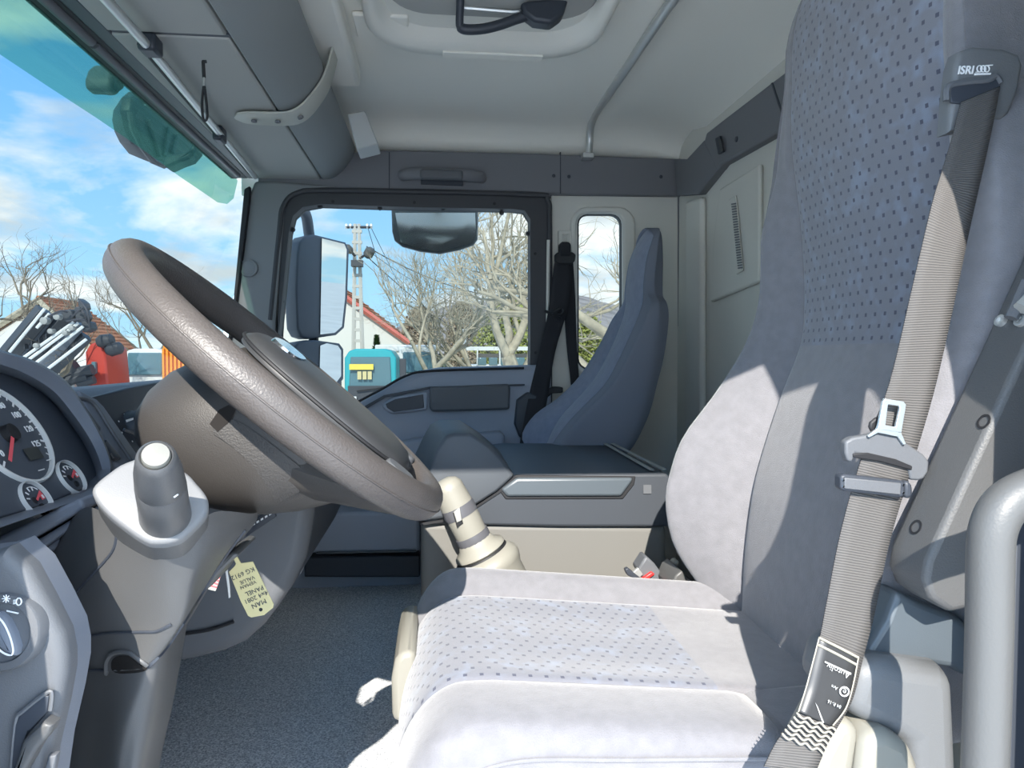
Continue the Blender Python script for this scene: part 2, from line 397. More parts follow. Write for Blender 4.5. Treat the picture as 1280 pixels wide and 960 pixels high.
# front wall under the dash
wf = struct('wall_front', 'dark firewall under the dashboard', (-0.92, 1.4, 0))
sbox('firewall', (-0.98, 0.34, -0.02), (-0.92, 2.5, 0.64), M_dashd, wf)
# passenger side: pillars, band over the door, lower side, quarter window
wr = struct('wall_right', 'passenger side wall with beige pillar behind the door', (0.5, 2.48, 0))
def ring_wall(name, outer, inner, Y0, Y1, m, parent, bevel=0.004):
    """flat ring between two outlines with equal vertex counts, read at Y0"""
    mb = MB(); a = pxpoly(outer, Y0); b = pxpoly(inner, Y0); d = V((0, Y1 - Y0, 0))
    mb.loft([[p + d for p in a], a, b, [p + d for p in b], [p + d for p in a]], True, False)
    return mb.build(name, m, parent, bevel=bevel)
def rrect(x0, y0, x1, y1, r, k=5):
    out = []
    for cx, cy, a0 in ((x1 - r, y0 + r, -90), (x1 - r, y1 - r, 0), (x0 + r, y1 - r, 90), (x0 + r, y0 + r, 180)):
        for i in range(k):
            a = math.radians(a0 + 90 * i / (k - 1)); out.append((cx + r * math.cos(a), cy + r * math.sin(a)))
    return out
def quad_pts(x0, y0, x1, y1, k=5):
    """a square-cornered outline with the same vertex count and order as rrect"""
    out = []
    for c, (e0, e1) in (((x1, y0), ((0.5, 0), (1, 0.5))), ((x1, y1), ((1, 0.5), (0.5, 1))), ((x0, y1), ((0.5, 1), (0, 0.5))), ((x0, y0), ((0, 0.5), (0.5, 0)))):
        s = (lerp(x0, x1, e0[0]), lerp(y0, y1, e0[1])); e = (lerp(x0, x1, e1[0]), lerp(y0, y1, e1[1]))
        h = k // 2
        for i in range(k):
            if i <= h: out.append((lerp(s[0], c[0], i / h), lerp(s[1], c[1], i / h)))
            else: out.append((lerp(c[0], e[0], (i - h) / (k - 1 - h + 0.5)), lerp(c[1], e[1], (i - h) / (k - 1 - h + 0.5))))
    return out
QW = rrect(722, 267, 778, 462, 13)
ring_wall('pillar_panel', quad_pts(689, 236, 860, 700), QW, YD, YD + 0.05, M_beige, wr)
ring_wall('window_surround', rrect(713, 258, 795, 480, 22), rrect(721, 266, 779, 463, 13), YD - 0.012, YD + 0.02, M_beige, wr, 0.008)
sbox('lower_side', (-0.95, 2.47, -0.02), (1.0, 2.53, 0.42), M_dashd, wr)
sbox('upper_side', (-0.64, 2.49, 1.28), (1.0, 2.56, 1.60), M_liner, wr)
w2 = struct('window_2', 'narrow rounded quarter window behind the passenger seat belt', P(750, 462, YD + 0.03))
qv = pxpoly(rrect(719, 264, 781, 466, 14), YD + 0.035); MB().add(qv, [tuple(range(len(qv)))]).build('pane', M_glass, w2)
ring_wall('rubber_edge', rrect(720, 265, 780, 464, 14), rrect(723.5, 268.5, 776.5, 460, 12), YD + 0.01, YD + 0.035, M_black, w2, 0)
slab('seam', [(847.3, 246), (848.8, 246), (849.8, 590), (848.3, 590)], 2.446, 2.452, M_trim, wr, bevel=0)
# dark band above the door
t1 = struct('trim_1', 'dark grey header trim above the passenger door', P(640, 245, 2.44))
m_ = MB(); m_.prism([P(322, 240, 2.43), P(322, 220, 2.43), P(400, 205, 2.43), P(440, 190, 2.43), P(470, 187, 2.43), P(640, 190.5, 2.43), P(852, 198, 2.43), P(872, 199, 2.43), P(872, 243, 2.43), P(848, 245, 2.43), P(690, 243, 2.43), P(640, 240, 2.43)], (0, 0.06, 0))
m_.build('band', M_trim, t1, bevel=0.008, seg=3)
for x, y in ((692, 220), (711, 221), (826, 221)):
    MB().lathe(P(x, y, 2.432), (0, -1, 0), [(0, 0.0065), (0.003, 0.006), (0.004, 0.003)], 10).build('screw_cap', M_dashd, t1)
for x in (486, 700):
    slab('seam', [(x, 190), (x + 1.2, 190), (x + 1.2, 242), (x, 242)], 2.428, 2.44, M_dashd, t1, bevel=0)
# the same band turns the corner and runs along the back wall
t2 = struct('trim_2', 'dark grey header trim along the back wall', (0.85, 1.5, 1.3))
m_ = MB(); m_.prism([(0.80, 2.46, 1.307), (0.80, 2.46, 1.43), (0.845, 2.38, 1.43), (0.90, 2.38, 1.43), (0.90, 2.38, 1.307), (0.845, 2.38, 1.307)][:0] or [P(846, 198, 2.44), P(858, 199, 2.42), P(872, 243, 2.42), P(848, 245, 2.44)], (0.03, 0.01, 0)); m_.build('corner_piece', M_trim, t2, bevel=0.004)
cq = [PX(843, 198.5, 0.815), PX(858, 199, 0.815), PX(880, 175, 0.815), PX(897, 211, 0.815), PX(872, 243, 0.815), PX(846, 245, 0.815)]
MB().prism(cq, (0.06, 0, 0)).build('corner_piece', M_trim, t2, bevel=0.004)
bq = [PX(880, 177, 0.815), PX(883, 166, 0.815), PX(1010, 68, 0.815), PX(1060, 30, 0.815), PX(1060, 110, 0.815), PX(1010, 143, 0.815), PX(901, 206, 0.815), PX(896, 213, 0.815)]
MB().prism(bq, (0.06, 0, 0)).build('band', M_trim, t2, bevel=0.005)
MB().prism([PX(896, 173, 0.813), PX(902, 170, 0.813), PX(906, 190, 0.813), PX(900, 193, 0.813)], (-0.006, 0, 0)).build('catch', M_dashd, t2, bevel=0.001)
MB().prism([PX(899, 175, 0.806), PX(902, 174, 0.806), PX(905, 188, 0.806), PX(902, 189, 0.806)], (-0.003, 0, 0)).build('catch', M_gloss, t2)
for x, y in ((921, 174), (982, 134)):
    MB().lathe(PX(x, y, 0.8145), (-1, 0, 0), [(0, 0.008), (0.003, 0.007)], 10).build('screw_cap', M_dashd, t2)
MB().prism([PX(964, 104, 0.8142), PX(966, 103, 0.8142), PX(983, 153, 0.8142), PX(981, 154, 0.8142)], (-0.001, 0, 0)).build('seam', M_dashd, t2)

# passenger A pillar
t3 = struct('trim_3', 'grey trim of the passenger front pillar', P(320, 430, 2.42))
mb = MB()
ap = [(318, 226), (345, 226), (420, 232), (372, 240), (356, 252), (344, 400), (340, 520), (278, 520), (284, 440), (291, 400), (305, 290), (309, 250)]
slab('pillar_cover', ap, 2.42, 2.50, M_pillar, t3, bevel=0.01, seg=3)
cp = MB().lathe(P(311, 335, 2.418), (0, -1, 0), [(0, 0.029), (0.005, 0.028), (0.006, 0.024), (0.004, 0.022), (0.007, 0.01), (0.007, 0)], 24).build('round_cover', M_pillar, t3)
slab('screen_edge', [(305, 236), (312, 232), (312, 250), (293, 400), (284, 445), (280, 445), (289, 400)], 2.405, 2.43, M_black, t3)

# ------------------------------------------------------------------ windscreen
WT = V((-0.645, 0, 1.345)); WB_ = V((-0.86, 0, 0.60))
wn_ = (WT - WB_).cross(V((0, 1, 0))).normalized()
def WP(px, py, off=0.0): return PL(px, py, WT + wn_ * off, wn_)
w1 = struct('window_1', 'large windscreen with green tinted band along its top', (-0.75, 1.4, 0.6))
def wsp(y, s, off=0.0): return V((0, y, 0)) + WT.lerp(WB_, s) + wn_ * off
MB().add([wsp(0.43, -0.02), wsp(2.80, -0.02), wsp(2.80, 1), wsp(0.43, 1)], [(0, 1, 2, 3)]).build('pane', M_glass, w1)
sg = [(0, 68), (60, 108), (120, 147), (180, 188), (225, 221), (262, 246), (272, 253), (284, 255), (292, 248), (297, 226), (250, 150), (100, 0), (-300, -400), (-300, -130)]
MB().add([WP(x, y, 0.004) for x, y in sg], [tuple(range(len(sg)))]).build('sun_band', M_band, w1)
# top seal, blind cassette and black edge along the header
t4 = struct('trim_4', 'windscreen header rail with black seal and blind cassette', (-0.63, 1.4, 1.3))
def ybar(name, x, z, hx, hz, y0, y1, m, parent, bevel=0.004): return sbox(name, (x - hx, y0, z - hz), (x + hx, y1, z + hz), m, parent, bevel)
ybar('screen_seal', -0.650, 1.342, 0.012, 0.016, 0.42, 2.45, M_black, t4)
ybar('header_channel', -0.624, 1.338, 0.018, 0.010, 0.42, 2.45, M_black, t4)
for y0, y1 in ((0.42, 1.42), (1.43, 2.40)):
    MB().tube([V((-0.628, y0, 1.329)), V((-0.628, y1, 1.329))], 0.011, 10).build('cassette', M_grey, t4)
ybar('header_channel', -0.590, 1.336, 0.016, 0.010, 0.42, 2.44, M_dashd, t4)
# ------------------------------------------------------------------ overhead shelf
sh = thing('overhead_shelf', 'grey overhead storage shelf above the windscreen', 'shelf', (-0.45, 1.4, 1.32))
for y0, y1 in ((0.44, 1.368), (1.380, 2.44)):
    m_ = MB(); m_.box((-0.578, y0, 1.326), (-0.372, y1, 1.345)); m_.build('flap', M_shelf, sh, bevel=0.004)
ybar('gap_strip', -0.47, 1.333, 0.105, 0.004, 1.364, 1.384, M_dashd, sh)
sec = [(-0.367, 1.326), (-0.345, 1.328), (-0.325, 1.336), (-0.300, 1.358), (-0.275, 1.392), (-0.262, 1.422), (-0.262, 1.44), (-0.290, 1.44), (-0.367, 1.36)]
m_ = MB(); m_.loft([[V((x, y, z)) for x, z in sec] for y in (0.44, 1.2, 2.0, 2.44)]); m_.build('front_roll', M_leath, sh, bevel=0.004, ang=50)
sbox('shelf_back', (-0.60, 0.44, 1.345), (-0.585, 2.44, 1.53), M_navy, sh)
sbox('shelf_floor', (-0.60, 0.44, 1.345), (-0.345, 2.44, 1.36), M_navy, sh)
for y in (1.24, 2.02):
    sbox('divider', (-0.60, y, 1.36), (-0.345, y + 0.02, 1.53), M_beige, sh)
sbox('lintel', (-0.33, 1.26, 1.478), (-0.20, 2.02, 1.536), M_liner, sh, bevel=0.012)
# brackets: pale straps bent around the shelf edge
def bracket(y, label):
    b = thing('shelf_bracket', label, 'bracket', (-0.35, y, 1.30), 'pale brackets on the overhead shelf')
    path = smooth([(-0.475, 1.318), (-0.42, 1.318), (-0.37, 1.3185), (-0.335, 1.324), (-0.31, 1.340), (-0.286, 1.368), (-0.264, 1.402), (-0.250, 1.44), (-0.238, 1.49), (-0.232, 1.53)], 28)
    A = []; B = []
    for i, p in enumerate(path):
        t = i / 27; hw = 0.046 * (1 if t > 0.12 else math.sqrt(max(0.02, 1 - ((0.12 - t) / 0.12) ** 2))) * (1 if t < .5 else 1 - .25 * (t - .5) * 2)
        A.append(V((p[0], y - hw, p[1]))); B.append(V((p[0], y + hw, p[1])))
    MB().sheet(A, B).build('strap', M_strap, b, solid=0.006, off=0, bevel=0.002)
    for x, z, nx in ((-0.430, 1.313, 0), (-0.375, 1.3135, 0), (-0.322, 1.325, 0.5)):
        MB().lathe((x, y, z), (nx, 0, -1), [(0, 0.007), (0.004, 0.007), (0.004, 0.004), (0.001, 0.003)], 10).build('screw', M_trim, b)
bracket(1.80, 'pale bent bracket wrapping the grey shelf, beside the small grey box')
bracket(1.145, 'pale bracket at the top edge of the photo, wrapping the grey shelf')
bx = tag(MB().prism([P(434, 142, 2.02), P(456, 138, 2.02), P(473, 180, 2.02), P(446, 187, 2.02)], (0.0, 0.10, 0)).build('storage_box', M_box, bevel=0.004), 'small grey box wedged at the end of the overhead shelf', 'box')
# roller blind rods along the shelf underside
for k, (y0, y1, x0, x1, lb) in enumerate(((0.5, 1.38, -0.500, -0.512, 'silver blind rod under the shelf, nearer one before the black clip'), (1.395, 2.33, -0.513, -0.556, 'silver blind rod under the shelf, farther one beyond the black clip'))):
    rd = thing('blind_rod', lb, 'rod', (x0, y0, 1.30), 'blind rods under the shelf')
    MB().tube([V((x0, y0, 1.306)), V((x1, y1, 1.306))], 0.0085, 12).build('tube', M_silver, rd)
    if k == 0: sbox('clip', (-0.528, 1.365, 1.296), (-0.496, 1.41, 1.328), M_dashd, rd)
    else:
        sbox('catch', (-0.552, 1.88, 1.288), (-0.528, 1.93, 1.325), M_dashd, rd)
        MB().tube([V((-0.535, 1.40, 1.318)), V((-0.575, 2.33, 1.318))], 0.005, 8).build('cord', M_black, rd)
ps = thing('pull_strap', 'thin black pull loop hanging from the shelf flap', 'strap', P(257, 150, 1.37))
MB().tube([P(253, 77, 1.37), P(258, 77, 1.37)], 0.003, 8).build('hook', M_black, ps)
MB().tube([P(254, 77, 1.37), P(255, 97, 1.37)], 0.0032, 8).build('cord', M_black, ps)
MB().tube(smooth([P(254.5, 108, 1.37), P(252.5, 128, 1.368), P(253.5, 146, 1.365), P(256, 151, 1.365), P(259, 146, 1.365), P(258, 128, 1.368), P(255.5, 108, 1.37)], 26), 0.0024, 8).build('loop', M_black, ps)
MB().tube([P(255, 96, 1.37), P(255, 109, 1.37)], 0.002, 8).build('link', M_white, ps)

# ------------------------------------------------------------------ passenger door
d1 = struct('door_1', 'closed passenger door with dark frame, window and door card', P(520, 700, 2.45))
WIN_O = [(345, 470), (349, 360), (355, 268), (360, 252), (374, 240), (400, 236), (520, 239), (665, 242), (682, 247), (689, 262), (690, 350), (690, 480), (690, 560), (400, 560)]
WIN_I = [(345, 440), (350, 400), (361, 290), (366, 270), (378, 259), (400, 255), (520, 259), (640, 261), (656, 263), (663, 274), (663, 350), (663, 440), (660, 560), (345, 560)]
ring_wall('window_frame', WIN_O, WIN_I, 2.43, 2.50, M_seal, d1, 0.008)
mo = [(x, y) for x, y in WIN_O[1:11]]
MB().tube(resamp([P(x, y, 2.425) for x, y in [(338, 400), (349, 290), (354, 258), (372, 241), (420, 238), (660, 243), (684, 250), (687, 275), (687, 360), (687, 470), (687, 560)]], 5), 0.009, 8).build('frame_seal', M_seal, d1)
MB().tube([P(685.5, 300, 2.42), P(684, 470, 2.42), P(682, 500, 2.42)], 0.006, 8).build('frame_strip', M_beige, d1)
MB().add(pxpoly([(330, 560), (345, 255), (670, 255), (670, 560)], 2.475), [(0, 1, 2, 3)]).build('pane', M_glass, d1)
for x, y in ((416, 252), (518, 253), (618, 254.5), (669, 317), (669, 441)):
    MB().lathe(P(x, y, 2.431), (0, -1, 0), [(0, 0.006), (0.004, 0.005)], 10).build('screw', M_black, d1)
for x, y in ((400, 258), (475, 260), (554, 261), (627, 266), (660, 292), (366, 287), (352, 377)):
    MB().lathe(P(x, y, 2.46), (0, -1, 0), [(0, 0.009), (0.01, 0.006)], 8).build('glass_clip', M_black, d1)
# door card (upper ledge follows the slope of the window line)
card = [(445, 506), (470, 492), (500, 474), (525, 464), (548, 460), (650, 457), (690, 456), (690, 760), (330, 760), (330, 520), (400, 520)]
slab('door_card', card, 2.36, 2.50, M_door, d1, bevel=0.02, seg=4)
MB().tube(resamp([P(448, 502, 2.355), P(478, 486, 2.355), P(507, 470, 2.355), P(540, 463.5, 2.355), P(655, 460, 2.355)], 5), 0.004, 8).build('waist_seal', M_black, d1)
slab('pocket_bezel', [(478, 505), (492, 496), (533, 489), (536, 493), (534, 513), (490, 518), (480, 512)], 2.345, 2.37, M_door, d1, bevel=0.006)
slab('pocket', [(482, 505), (494, 499), (529, 493), (530, 510), (492, 515), (484, 510)], 2.342, 2.35, M_dashd, d1, bevel=0.002)
slab('raised_panel', [(537, 484), (637, 480), (638, 486), (637, 512), (540, 515), (537, 510)], 2.335, 2.37, M_grey, d1, bevel=0.008, seg=3)
slab('panel_lip', [(455, 508), (480, 494), (537, 483.5), (656, 480), (656, 482), (537, 486), (482, 497), (458, 511)], 2.345, 2.36, M_dashd, d1, bevel=0.001)
slab('armrest', [(490, 556), (520, 549), (628, 540), (631, 545), (630, 600), (490, 600)], 2.30, 2.37, M_door, d1, bevel=0.012, seg=3)
slab('handle_recess', [(646, 500), (660, 490), (672, 494), (668, 540), (650, 548), (643, 530)], 2.34, 2.37, M_dashd, d1, bevel=0.006)
slab('lower_pocket', [(380, 640), (525, 640), (525, 690), (380, 692)], 2.26, 2.37, M_door, d1, bevel=0.012)
slab('kick_panel', [(380, 696), (525, 694), (525, 722), (380, 722)], 2.30, 2.37, M_dashd, d1, bevel=0.006)
slab('pocket_lip', [(395, 691), (520, 688.5), (520, 690), (395, 692.5)], 2.25, 2.27, M_grey, d1, bevel=0.001)
# grab handle on the header
gh = thing('grab_handle', 'dark grey folding grab handle on the trim above the door', 'handle', P(552, 232, 2.42))
hp = smooth([P(504, 219, 2.43), P(510, 218, 2.41), P(524, 217, 2.395), P(552, 218, 2.39), P(580, 219, 2.395), P(596, 221, 2.41), P(602, 222, 2.43)], 25)
MB().tube(hp, 0.0195, 12).build('grip', M_trim, gh)
slab('sleeve', [(525, 210), (579, 212), (579, 224), (525, 222.5)], 2.368, 2.40, M_grey, gh, bevel=0.008, seg=3)
slab('recess', [(526, 223), (579, 225), (579, 232), (526, 230)], 2.422, 2.436, M_dashd, gh, bevel=0.002)

# ------------------------------------------------------------------ roof hatch
rh = thing('roof_hatch', 'rounded pale roof hatch frame with recessed dark edged lid', 'hatch', (0.11, 1.45, 1.5))
def rr3(x0, y0, x1, y1, r, z, k=8):
    out = []
    for cx, cy, a0 in ((x1 - r, y1 - r, 0), (x0 + r, y1 - r, 90), (x0 + r, y0 + r, 180), (x1 - r, y0 + r, 270)):
        for i in range(k):
            a = math.radians(a0 + 90 * i / (k - 1)); out.append(V((cx + r * math.cos(a), cy + r * math.sin(a), z)))
    return out
HX0, HX1, HY0, HY1 = -0.158, 0.398, 1.02, 1.855
m_ = MB(); m_.loft([rr3(HX0, HY0, HX1, HY1, .15, 1.538), rr3(HX0, HY0, HX1, HY1, .15, 1.515), rr3(HX0 + .008, HY0 + .008, HX1 - .008, HY1 - .008, .145, 1.505), rr3(HX0 + .022, HY0 + .025, HX1 - .022, HY1 - .05, .13, 1.503), rr3(HX0 + .034, HY0 + .04, HX1 - .034, HY1 - .075, .12, 1.512), rr3(HX0 + .05, HY0 + .06, HX1 - .05, HY1 - .10, .11, 1.5345)], True, False)
m_.build('frame', M_liner, rh, ang=50)
sbox('tray', (HX0 + .02, HY0 + .02, 1.5325), (HX1 - .02, HY1 - .03, 1.540), M_liner, rh)
m_ = MB(); m_.loft([rr3(-0.10, 1.06, 0.345, 1.63, .09, 1.5326), rr3(-0.10, 1.06, 0.345, 1.63, .09, 1.508), rr3(-0.092, 1.068, 0.337, 1.622, .085, 1.500)]); m_.build('lid', M_shelf, rh, bevel=0.002)
m_ = MB(); m_.loft([rr3(-0.106, 1.05, 0.351, 1.642, .09, 1.531), rr3(-0.106, 1.05, 0.351, 1.642, .09, 1.521)]); m_.build('lid_seal', M_black, rh)
sbox('slot_cover', (0.02, 1.815, 1.4985), (0.27, 1.845, 1.506), M_liner, rh, bevel=0.002)
sbox('side_tab', (-0.188, 1.70, 1.525), (-0.06, 1.815, 1.537), M_liner, rh, bevel=0.004)
lv = thing('hatch_lever', 'black roof hatch lever bow with a pivot block', 'lever', P(640, 20, 1.55))
MB().tube(smooth([P(576, -40, 1.5), P(575.5, 0, 1.53), P(574.5, 26, 1.545), P(576, 34, 1.55), P(584, 37, 1.55), P(604, 36, 1.55), P(625, 31, 1.55), P(645, 24, 1.55), P(668, 17, 1.55)], 36), [0.0085] * 13 + [0.0105] * 23, 12).build('bow', M_dashd, lv)
MB().tube([P(580, 10, 1.58), P(640, 15, 1.58), P(670, 12, 1.58)], 0.005, 8).build('rod', M_silver, lv)
slab('pivot_block', [(650, 3), (660, 0), (712, -6), (705, 18), (690, 29), (668, 26), (655, 16)], 1.53, 1.57, M_dashd, lv, bevel=0.008, seg=3)
# ceiling rail
rl = thing('ceiling_rail', 'silver curtain rail running across the headliner behind the hatch', 'rail', P(735, 195, 2.40))
yr = 0.505
rp = [P(735.5, 196, 2.415), P(737, 175, 2.41), P(738.5, 158, 2.385), P(744, 143, 2.33)] + [P(lerp(744, 846, t), lerp(143, -8, t), 1 / lerp(1 / 2.33, 1 / 1.52, t)) for t in (0.15, .3, .45, .6, .75, .9, 1.0)] + [V((0.497, 1.2, 1.515)), V((0.49, 0.6, 1.51))]
MB().tube(resamp(rp, 5), 0.0125, 10).build('tube', M_silver, rl)
slab('end_socket', [(729, 190), (743, 190.5), (743, 197), (729, 196.5)], 2.39, 2.44, M_silver, rl, bevel=0.003)
# ================================================================== SEATS
def backrest(root, rows, mats, pw, zsplit, nrow=56, prefix=''):
    """rows: (z, Xc, bol_near, bol_far, y_near, y_far, Xback); pw: panel y range (seam near, seam far)
    builds near bolster, panels, far bolster, back as separate closed-edge meshes"""
    R = [cr1(rows, i / (nrow - 1)) for i in range(nrow)]
    rel = root_loc(root)
    def controls(r):
        z, xc, bn, bf, yn, yf, xb = r
        sn, sf = pw; sn = max(sn, yn + 0.012); sf = min(sf, yf - 0.012); cw = sf - sn
        kn = min(1, max(.08, (sn - yn) / .078)); kf = min(1, max(.08, (yf - sf) / .078)); en = .05 * (bn * 8 + .2); ef = .05 * (bf * 8 + .2)
        near = [(xb, yn + .035), (xb - .03, yn + .008), (lerp(xb, xc - bn, .5), yn), (xc - bn + en, yn + .002 * kn), (xc - bn + .012 * kn, yn + .012 * kn), (xc - bn, yn + .032 * kn), (xc - bn * .85, yn + .05 * kn), (xc - bn * .35, lerp(yn, sn, .8)), (xc + .006 * kn, sn)]
        cen = [(xc + .006 * kn, sn), (xc - .002, sn + .012), (xc - .010, lerp(sn, sf, .25)), (xc - .014, lerp(sn, sf, .5)), (xc - .010, lerp(sn, sf, .75)), (xc - .002, sf - .012), (xc + .006 * kf, sf)]
        far = [(xc + .006 * kf, sf), (xc - bf * .35, lerp(yf, sf, .8)), (xc - bf * .85, yf - .05 * kf), (xc - bf, yf - .032 * kf), (xc - bf + .012 * kf, yf - .012 * kf), (xc - bf + ef, yf - .002 * kf), (lerp(xb, xc - bf, .5), yf), (xb - .03, yf - .008), (xb, yf - .035)]
        back = [(xb, yf - .035), (xb + .012, lerp(yn, yf, .7)), (xb + .012, lerp(yn, yf, .3)), (xb, yn + .035)]
        return near, cen, far, back
    names = ('side_bolster', 'center_panel', 'side_bolster', 'back_shell')
    out = []
    for k in range(4):
        if k == 1:
            isp = min(range(nrow), key=lambda i: abs(R[i][0] - zsplit))
            spans = ((0, isp + 1, 'lower_panel', mats['plain']), (isp, nrow, 'upper_panel', mats['dot']))
        else: spans = ((0, nrow, names[k], mats['side'] if k == 0 else mats['bol'] if k == 2 else mats['back']),)
        for a, b, nm, mt in spans:
            g = []; uv = []; acc = 0
            for i in range(a, b):
                c = controls(R[i])[k]; ns = 29 if k != 3 else 8
                cc = [cr1(c, j / (ns - 1)) for j in range(ns)]
                g.append([V((x, y, R[i][0])) for x, y in cc])
                if i > a: acc += math.hypot(R[i][0] - R[i - 1][0], R[i][1] - R[i - 1][1])
                uv += [(q[1], acc) for q in cc]
            m = MB(); m.grid(g); m.uv = uv
            o = m.build(nm, mt, root, ang=75); out.append(o)
    return out
ds = thing('driver_chair', 'blue grey driver seat with dotted fabric and integrated headrest', 'seat', (0.25, 0.95, 0.0))
DR = [(.305, .478, 0, 0, .76, 1.14, .58), (.335, .483, .015, .02, .70, 1.175, .60), (.37, .485, .030, .05, .68, 1.195, .62), (.43, .487, .042, .087, .665, 1.207, .64), (.50, .494, .060, .107, .66, 1.21, .66), (.553, .503, .064, .108, .66, 1.21, .67),
      (.614, .520, .066, .102, .66, 1.21, .685), (.689, .545, .064, .072, .66, 1.208, .70), (.77, .576, .060, .054, .66, 1.205, .72), (.838, .581, .046, .040, .66, 1.20, .735), (.90, .578, .040, .036, .66, 1.195, .74), (.955, .573, .032, .032, .67, 1.19, .745),
      (1.034, .562, .010, .006, .70, 1.178, .745), (1.075, .557, .002, 0, .715, 1.165, .745), (1.116, .555, 0, 0, .72, 1.145, .745), (1.18, .556, 0, 0, .722, 1.123, .74), (1.244, .557, 0, 0, .725, 1.12, .735), (1.305, .572, 0, 0, .735, 1.11, .73), (1.345, .600, 0, 0, .76, 1.09, .72), (1.37, .65, 0, 0, .80, 1.05, .70)]
parts = backrest(ds, DR, dict(plain=M_fab, dot=M_dot, side=M_fab, bol=M_fab, back=M_fabs), (.755, 1.095), .757)
# cushion: rows along x (front to back), a section across y
CN, CF = .675, 1.20
def cushion_pieces(root, x0, x1, yn, yf, sn, sf, ztop, ridge_n, ridge_f, zbot, rf, mats, xsplit=None, nx=40, trimn=False):
    secs = []
    for i in range(nx):
        t = i / (nx - 1); x = x0 + (x1 - x0) * (t ** 1.6 if t < 1 else 1)
        u = min(1.0, (x - x0) / rf); h = math.sqrt(max(0, 1 - (1 - u) ** 2)); h = 0.0 if i == 0 else h
        sx = 1 - 0.09 * (1 - u) ** 2
        ym = (yn + yf) / 2
        Yq = lambda y: ym + (y - ym) * sx
        sag = -0.010 * math.sin(math.pi * min(1, max(0, (x - x0) / (x1 - x0))))
        tl = -.095 * max(0, x - .06); zt = lambda z: zbot + (z + tl - zbot) * h
        xe = .372; xn = x0 + (x - x0) * (xe - x0) / (x1 - x0) if trimn else x; hr = 1.0
        if trimn and xn > xe - .03: hr = math.sqrt(max(0.0, 1 - ((xn - xe + .03) / .0301) ** 2)) * .25 + .75
        if trimn: tl2 = -.095 * max(0, xn - .06); un = min(1.0, (xn - x0) / rf); hn = math.sqrt(max(0, 1 - (1 - un) ** 2)); ztn = lambda z: zbot + (z + tl2 - zbot) * hn * hr
        else: ztn = zt
        near = [(yn + .02, zbot), (yn + .004, zbot + .012), (yn, ztn(zbot + .05)), (yn + .001, ztn(ztop - .055)), (yn + .001, ztn(ztop - .03)), (yn + .010, ztn(ztop - .006)), (yn + .034, ztn(ztop + ridge_n)), (sn - .03, ztn(ztop + ridge_n * .8)), (sn - .008, ztn(ztop + .001)), (sn, ztn(ztop - .006))]
        cen = [(sn, zt(ztop - .006)), (sn + .012, zt(ztop + .001)), (lerp(sn, sf, .25), zt(ztop + .006 + sag)), (lerp(sn, sf, .5), zt(ztop + .007 + sag)), (lerp(sn, sf, .75), zt(ztop + .006 + sag)), (sf - .012, zt(ztop + .001)), (sf, zt(ztop - .006))]
        far = [(sf, zt(ztop - .006)), (sf + .012, zt(ztop + .004)), (sf + .045, zt(ztop + ridge_f)), (yf - .03, zt(ztop + ridge_f * .8)), (yf - .008, zt(ztop - .015)), (yf, zt(ztop - .05)), (yf - .01, zbot)]
        secs.append([[(xn if s is near else x, Yq(y), z) for y, z in s] for s in (near, cen, far)])
    def piece(k, a, b, nm, mt):
        g = []; uv = []; acc = 0; prev = None
        for i in range(a, b):
            ns = 28 if k == 0 else 24
            r = [V(cr1(secs[i][k], j / (ns - 1))) for j in range(ns)]
            if prev: acc += (r[ns // 2] - prev[ns // 2]).length
            prev = r; g.append(r); uv += [(acc, q.y) for q in r]
        m = MB(); m.grid(g); m.uv = uv; return m.build(nm, mt, root, ang=75)
    piece(0, 0, nx, 'cushion_bolster', mats['bol'])
    if xsplit:
        s = min(range(nx), key=lambda i: abs(secs[i][1][0][0] - xsplit))
        piece(1, 0, s + 1, 'cushion_panel', mats['dot']); piece(1, s, nx, 'cushion_rear', mats['bol'])
    else: piece(1, 0, nx, 'cushion_panel', mats['dot'])
    piece(2, 0, nx, 'cushion_bolster', mats['bol'])
    bx = MB().box((x0 + .02, yn + .02, zbot - .01), (x1, yf - .02, zbot + .02)); bx.build('cushion_base', mats['base'], root)
M_dotl = M_dot
cushion_pieces(ds, -.052, .50, CN, CF, .805, 1.095, .384, .007, .022, .245, .085, dict(dot=M_dotl, bol=M_fab, base=M_dashd), .325, trimn=True)
# piping along the seams and creases in the near bolster
def seam_tube(nm, pts, r, m, parent): MB().tube(resamp(pts, 5), r, 6).build(nm, m, parent)
seam_tube('piping', [V((x, .806, .3795 - .095 * max(0, x - .06))) for x in (.03, .12, .22, .30, .36)], .002, M_fab, ds)
seam_tube('piping', [V((x, CN + .001, .360 - .05 * max(0, x - .06) - max(0, .05 - x) * .5)) for x in (-.02, .02, .08, .18, .28, .35)], .0022, M_fab, ds)
# pedestal and lower covers
sbox('pedestal', (.03, .80, 0), (.52, 1.12, .24), M_dashd, ds, bevel=.01)
slab('front_cover', [(489, 850), (494, 826), (502, 815), (520, 815), (520, 912), (504, 905), (490, 902)], .96, 1.15, M_cream, ds, bevel=.008)
slab('front_cover', [(499, 945), (505, 925), (540, 930), (540, 1000), (500, 1000)], .88, 1.10, M_cream, ds, bevel=.008)
MB().box((.35, .69, .25), (.50, .83, .352)).build('rear_filler', M_fab, ds, bevel=.02, seg=3)
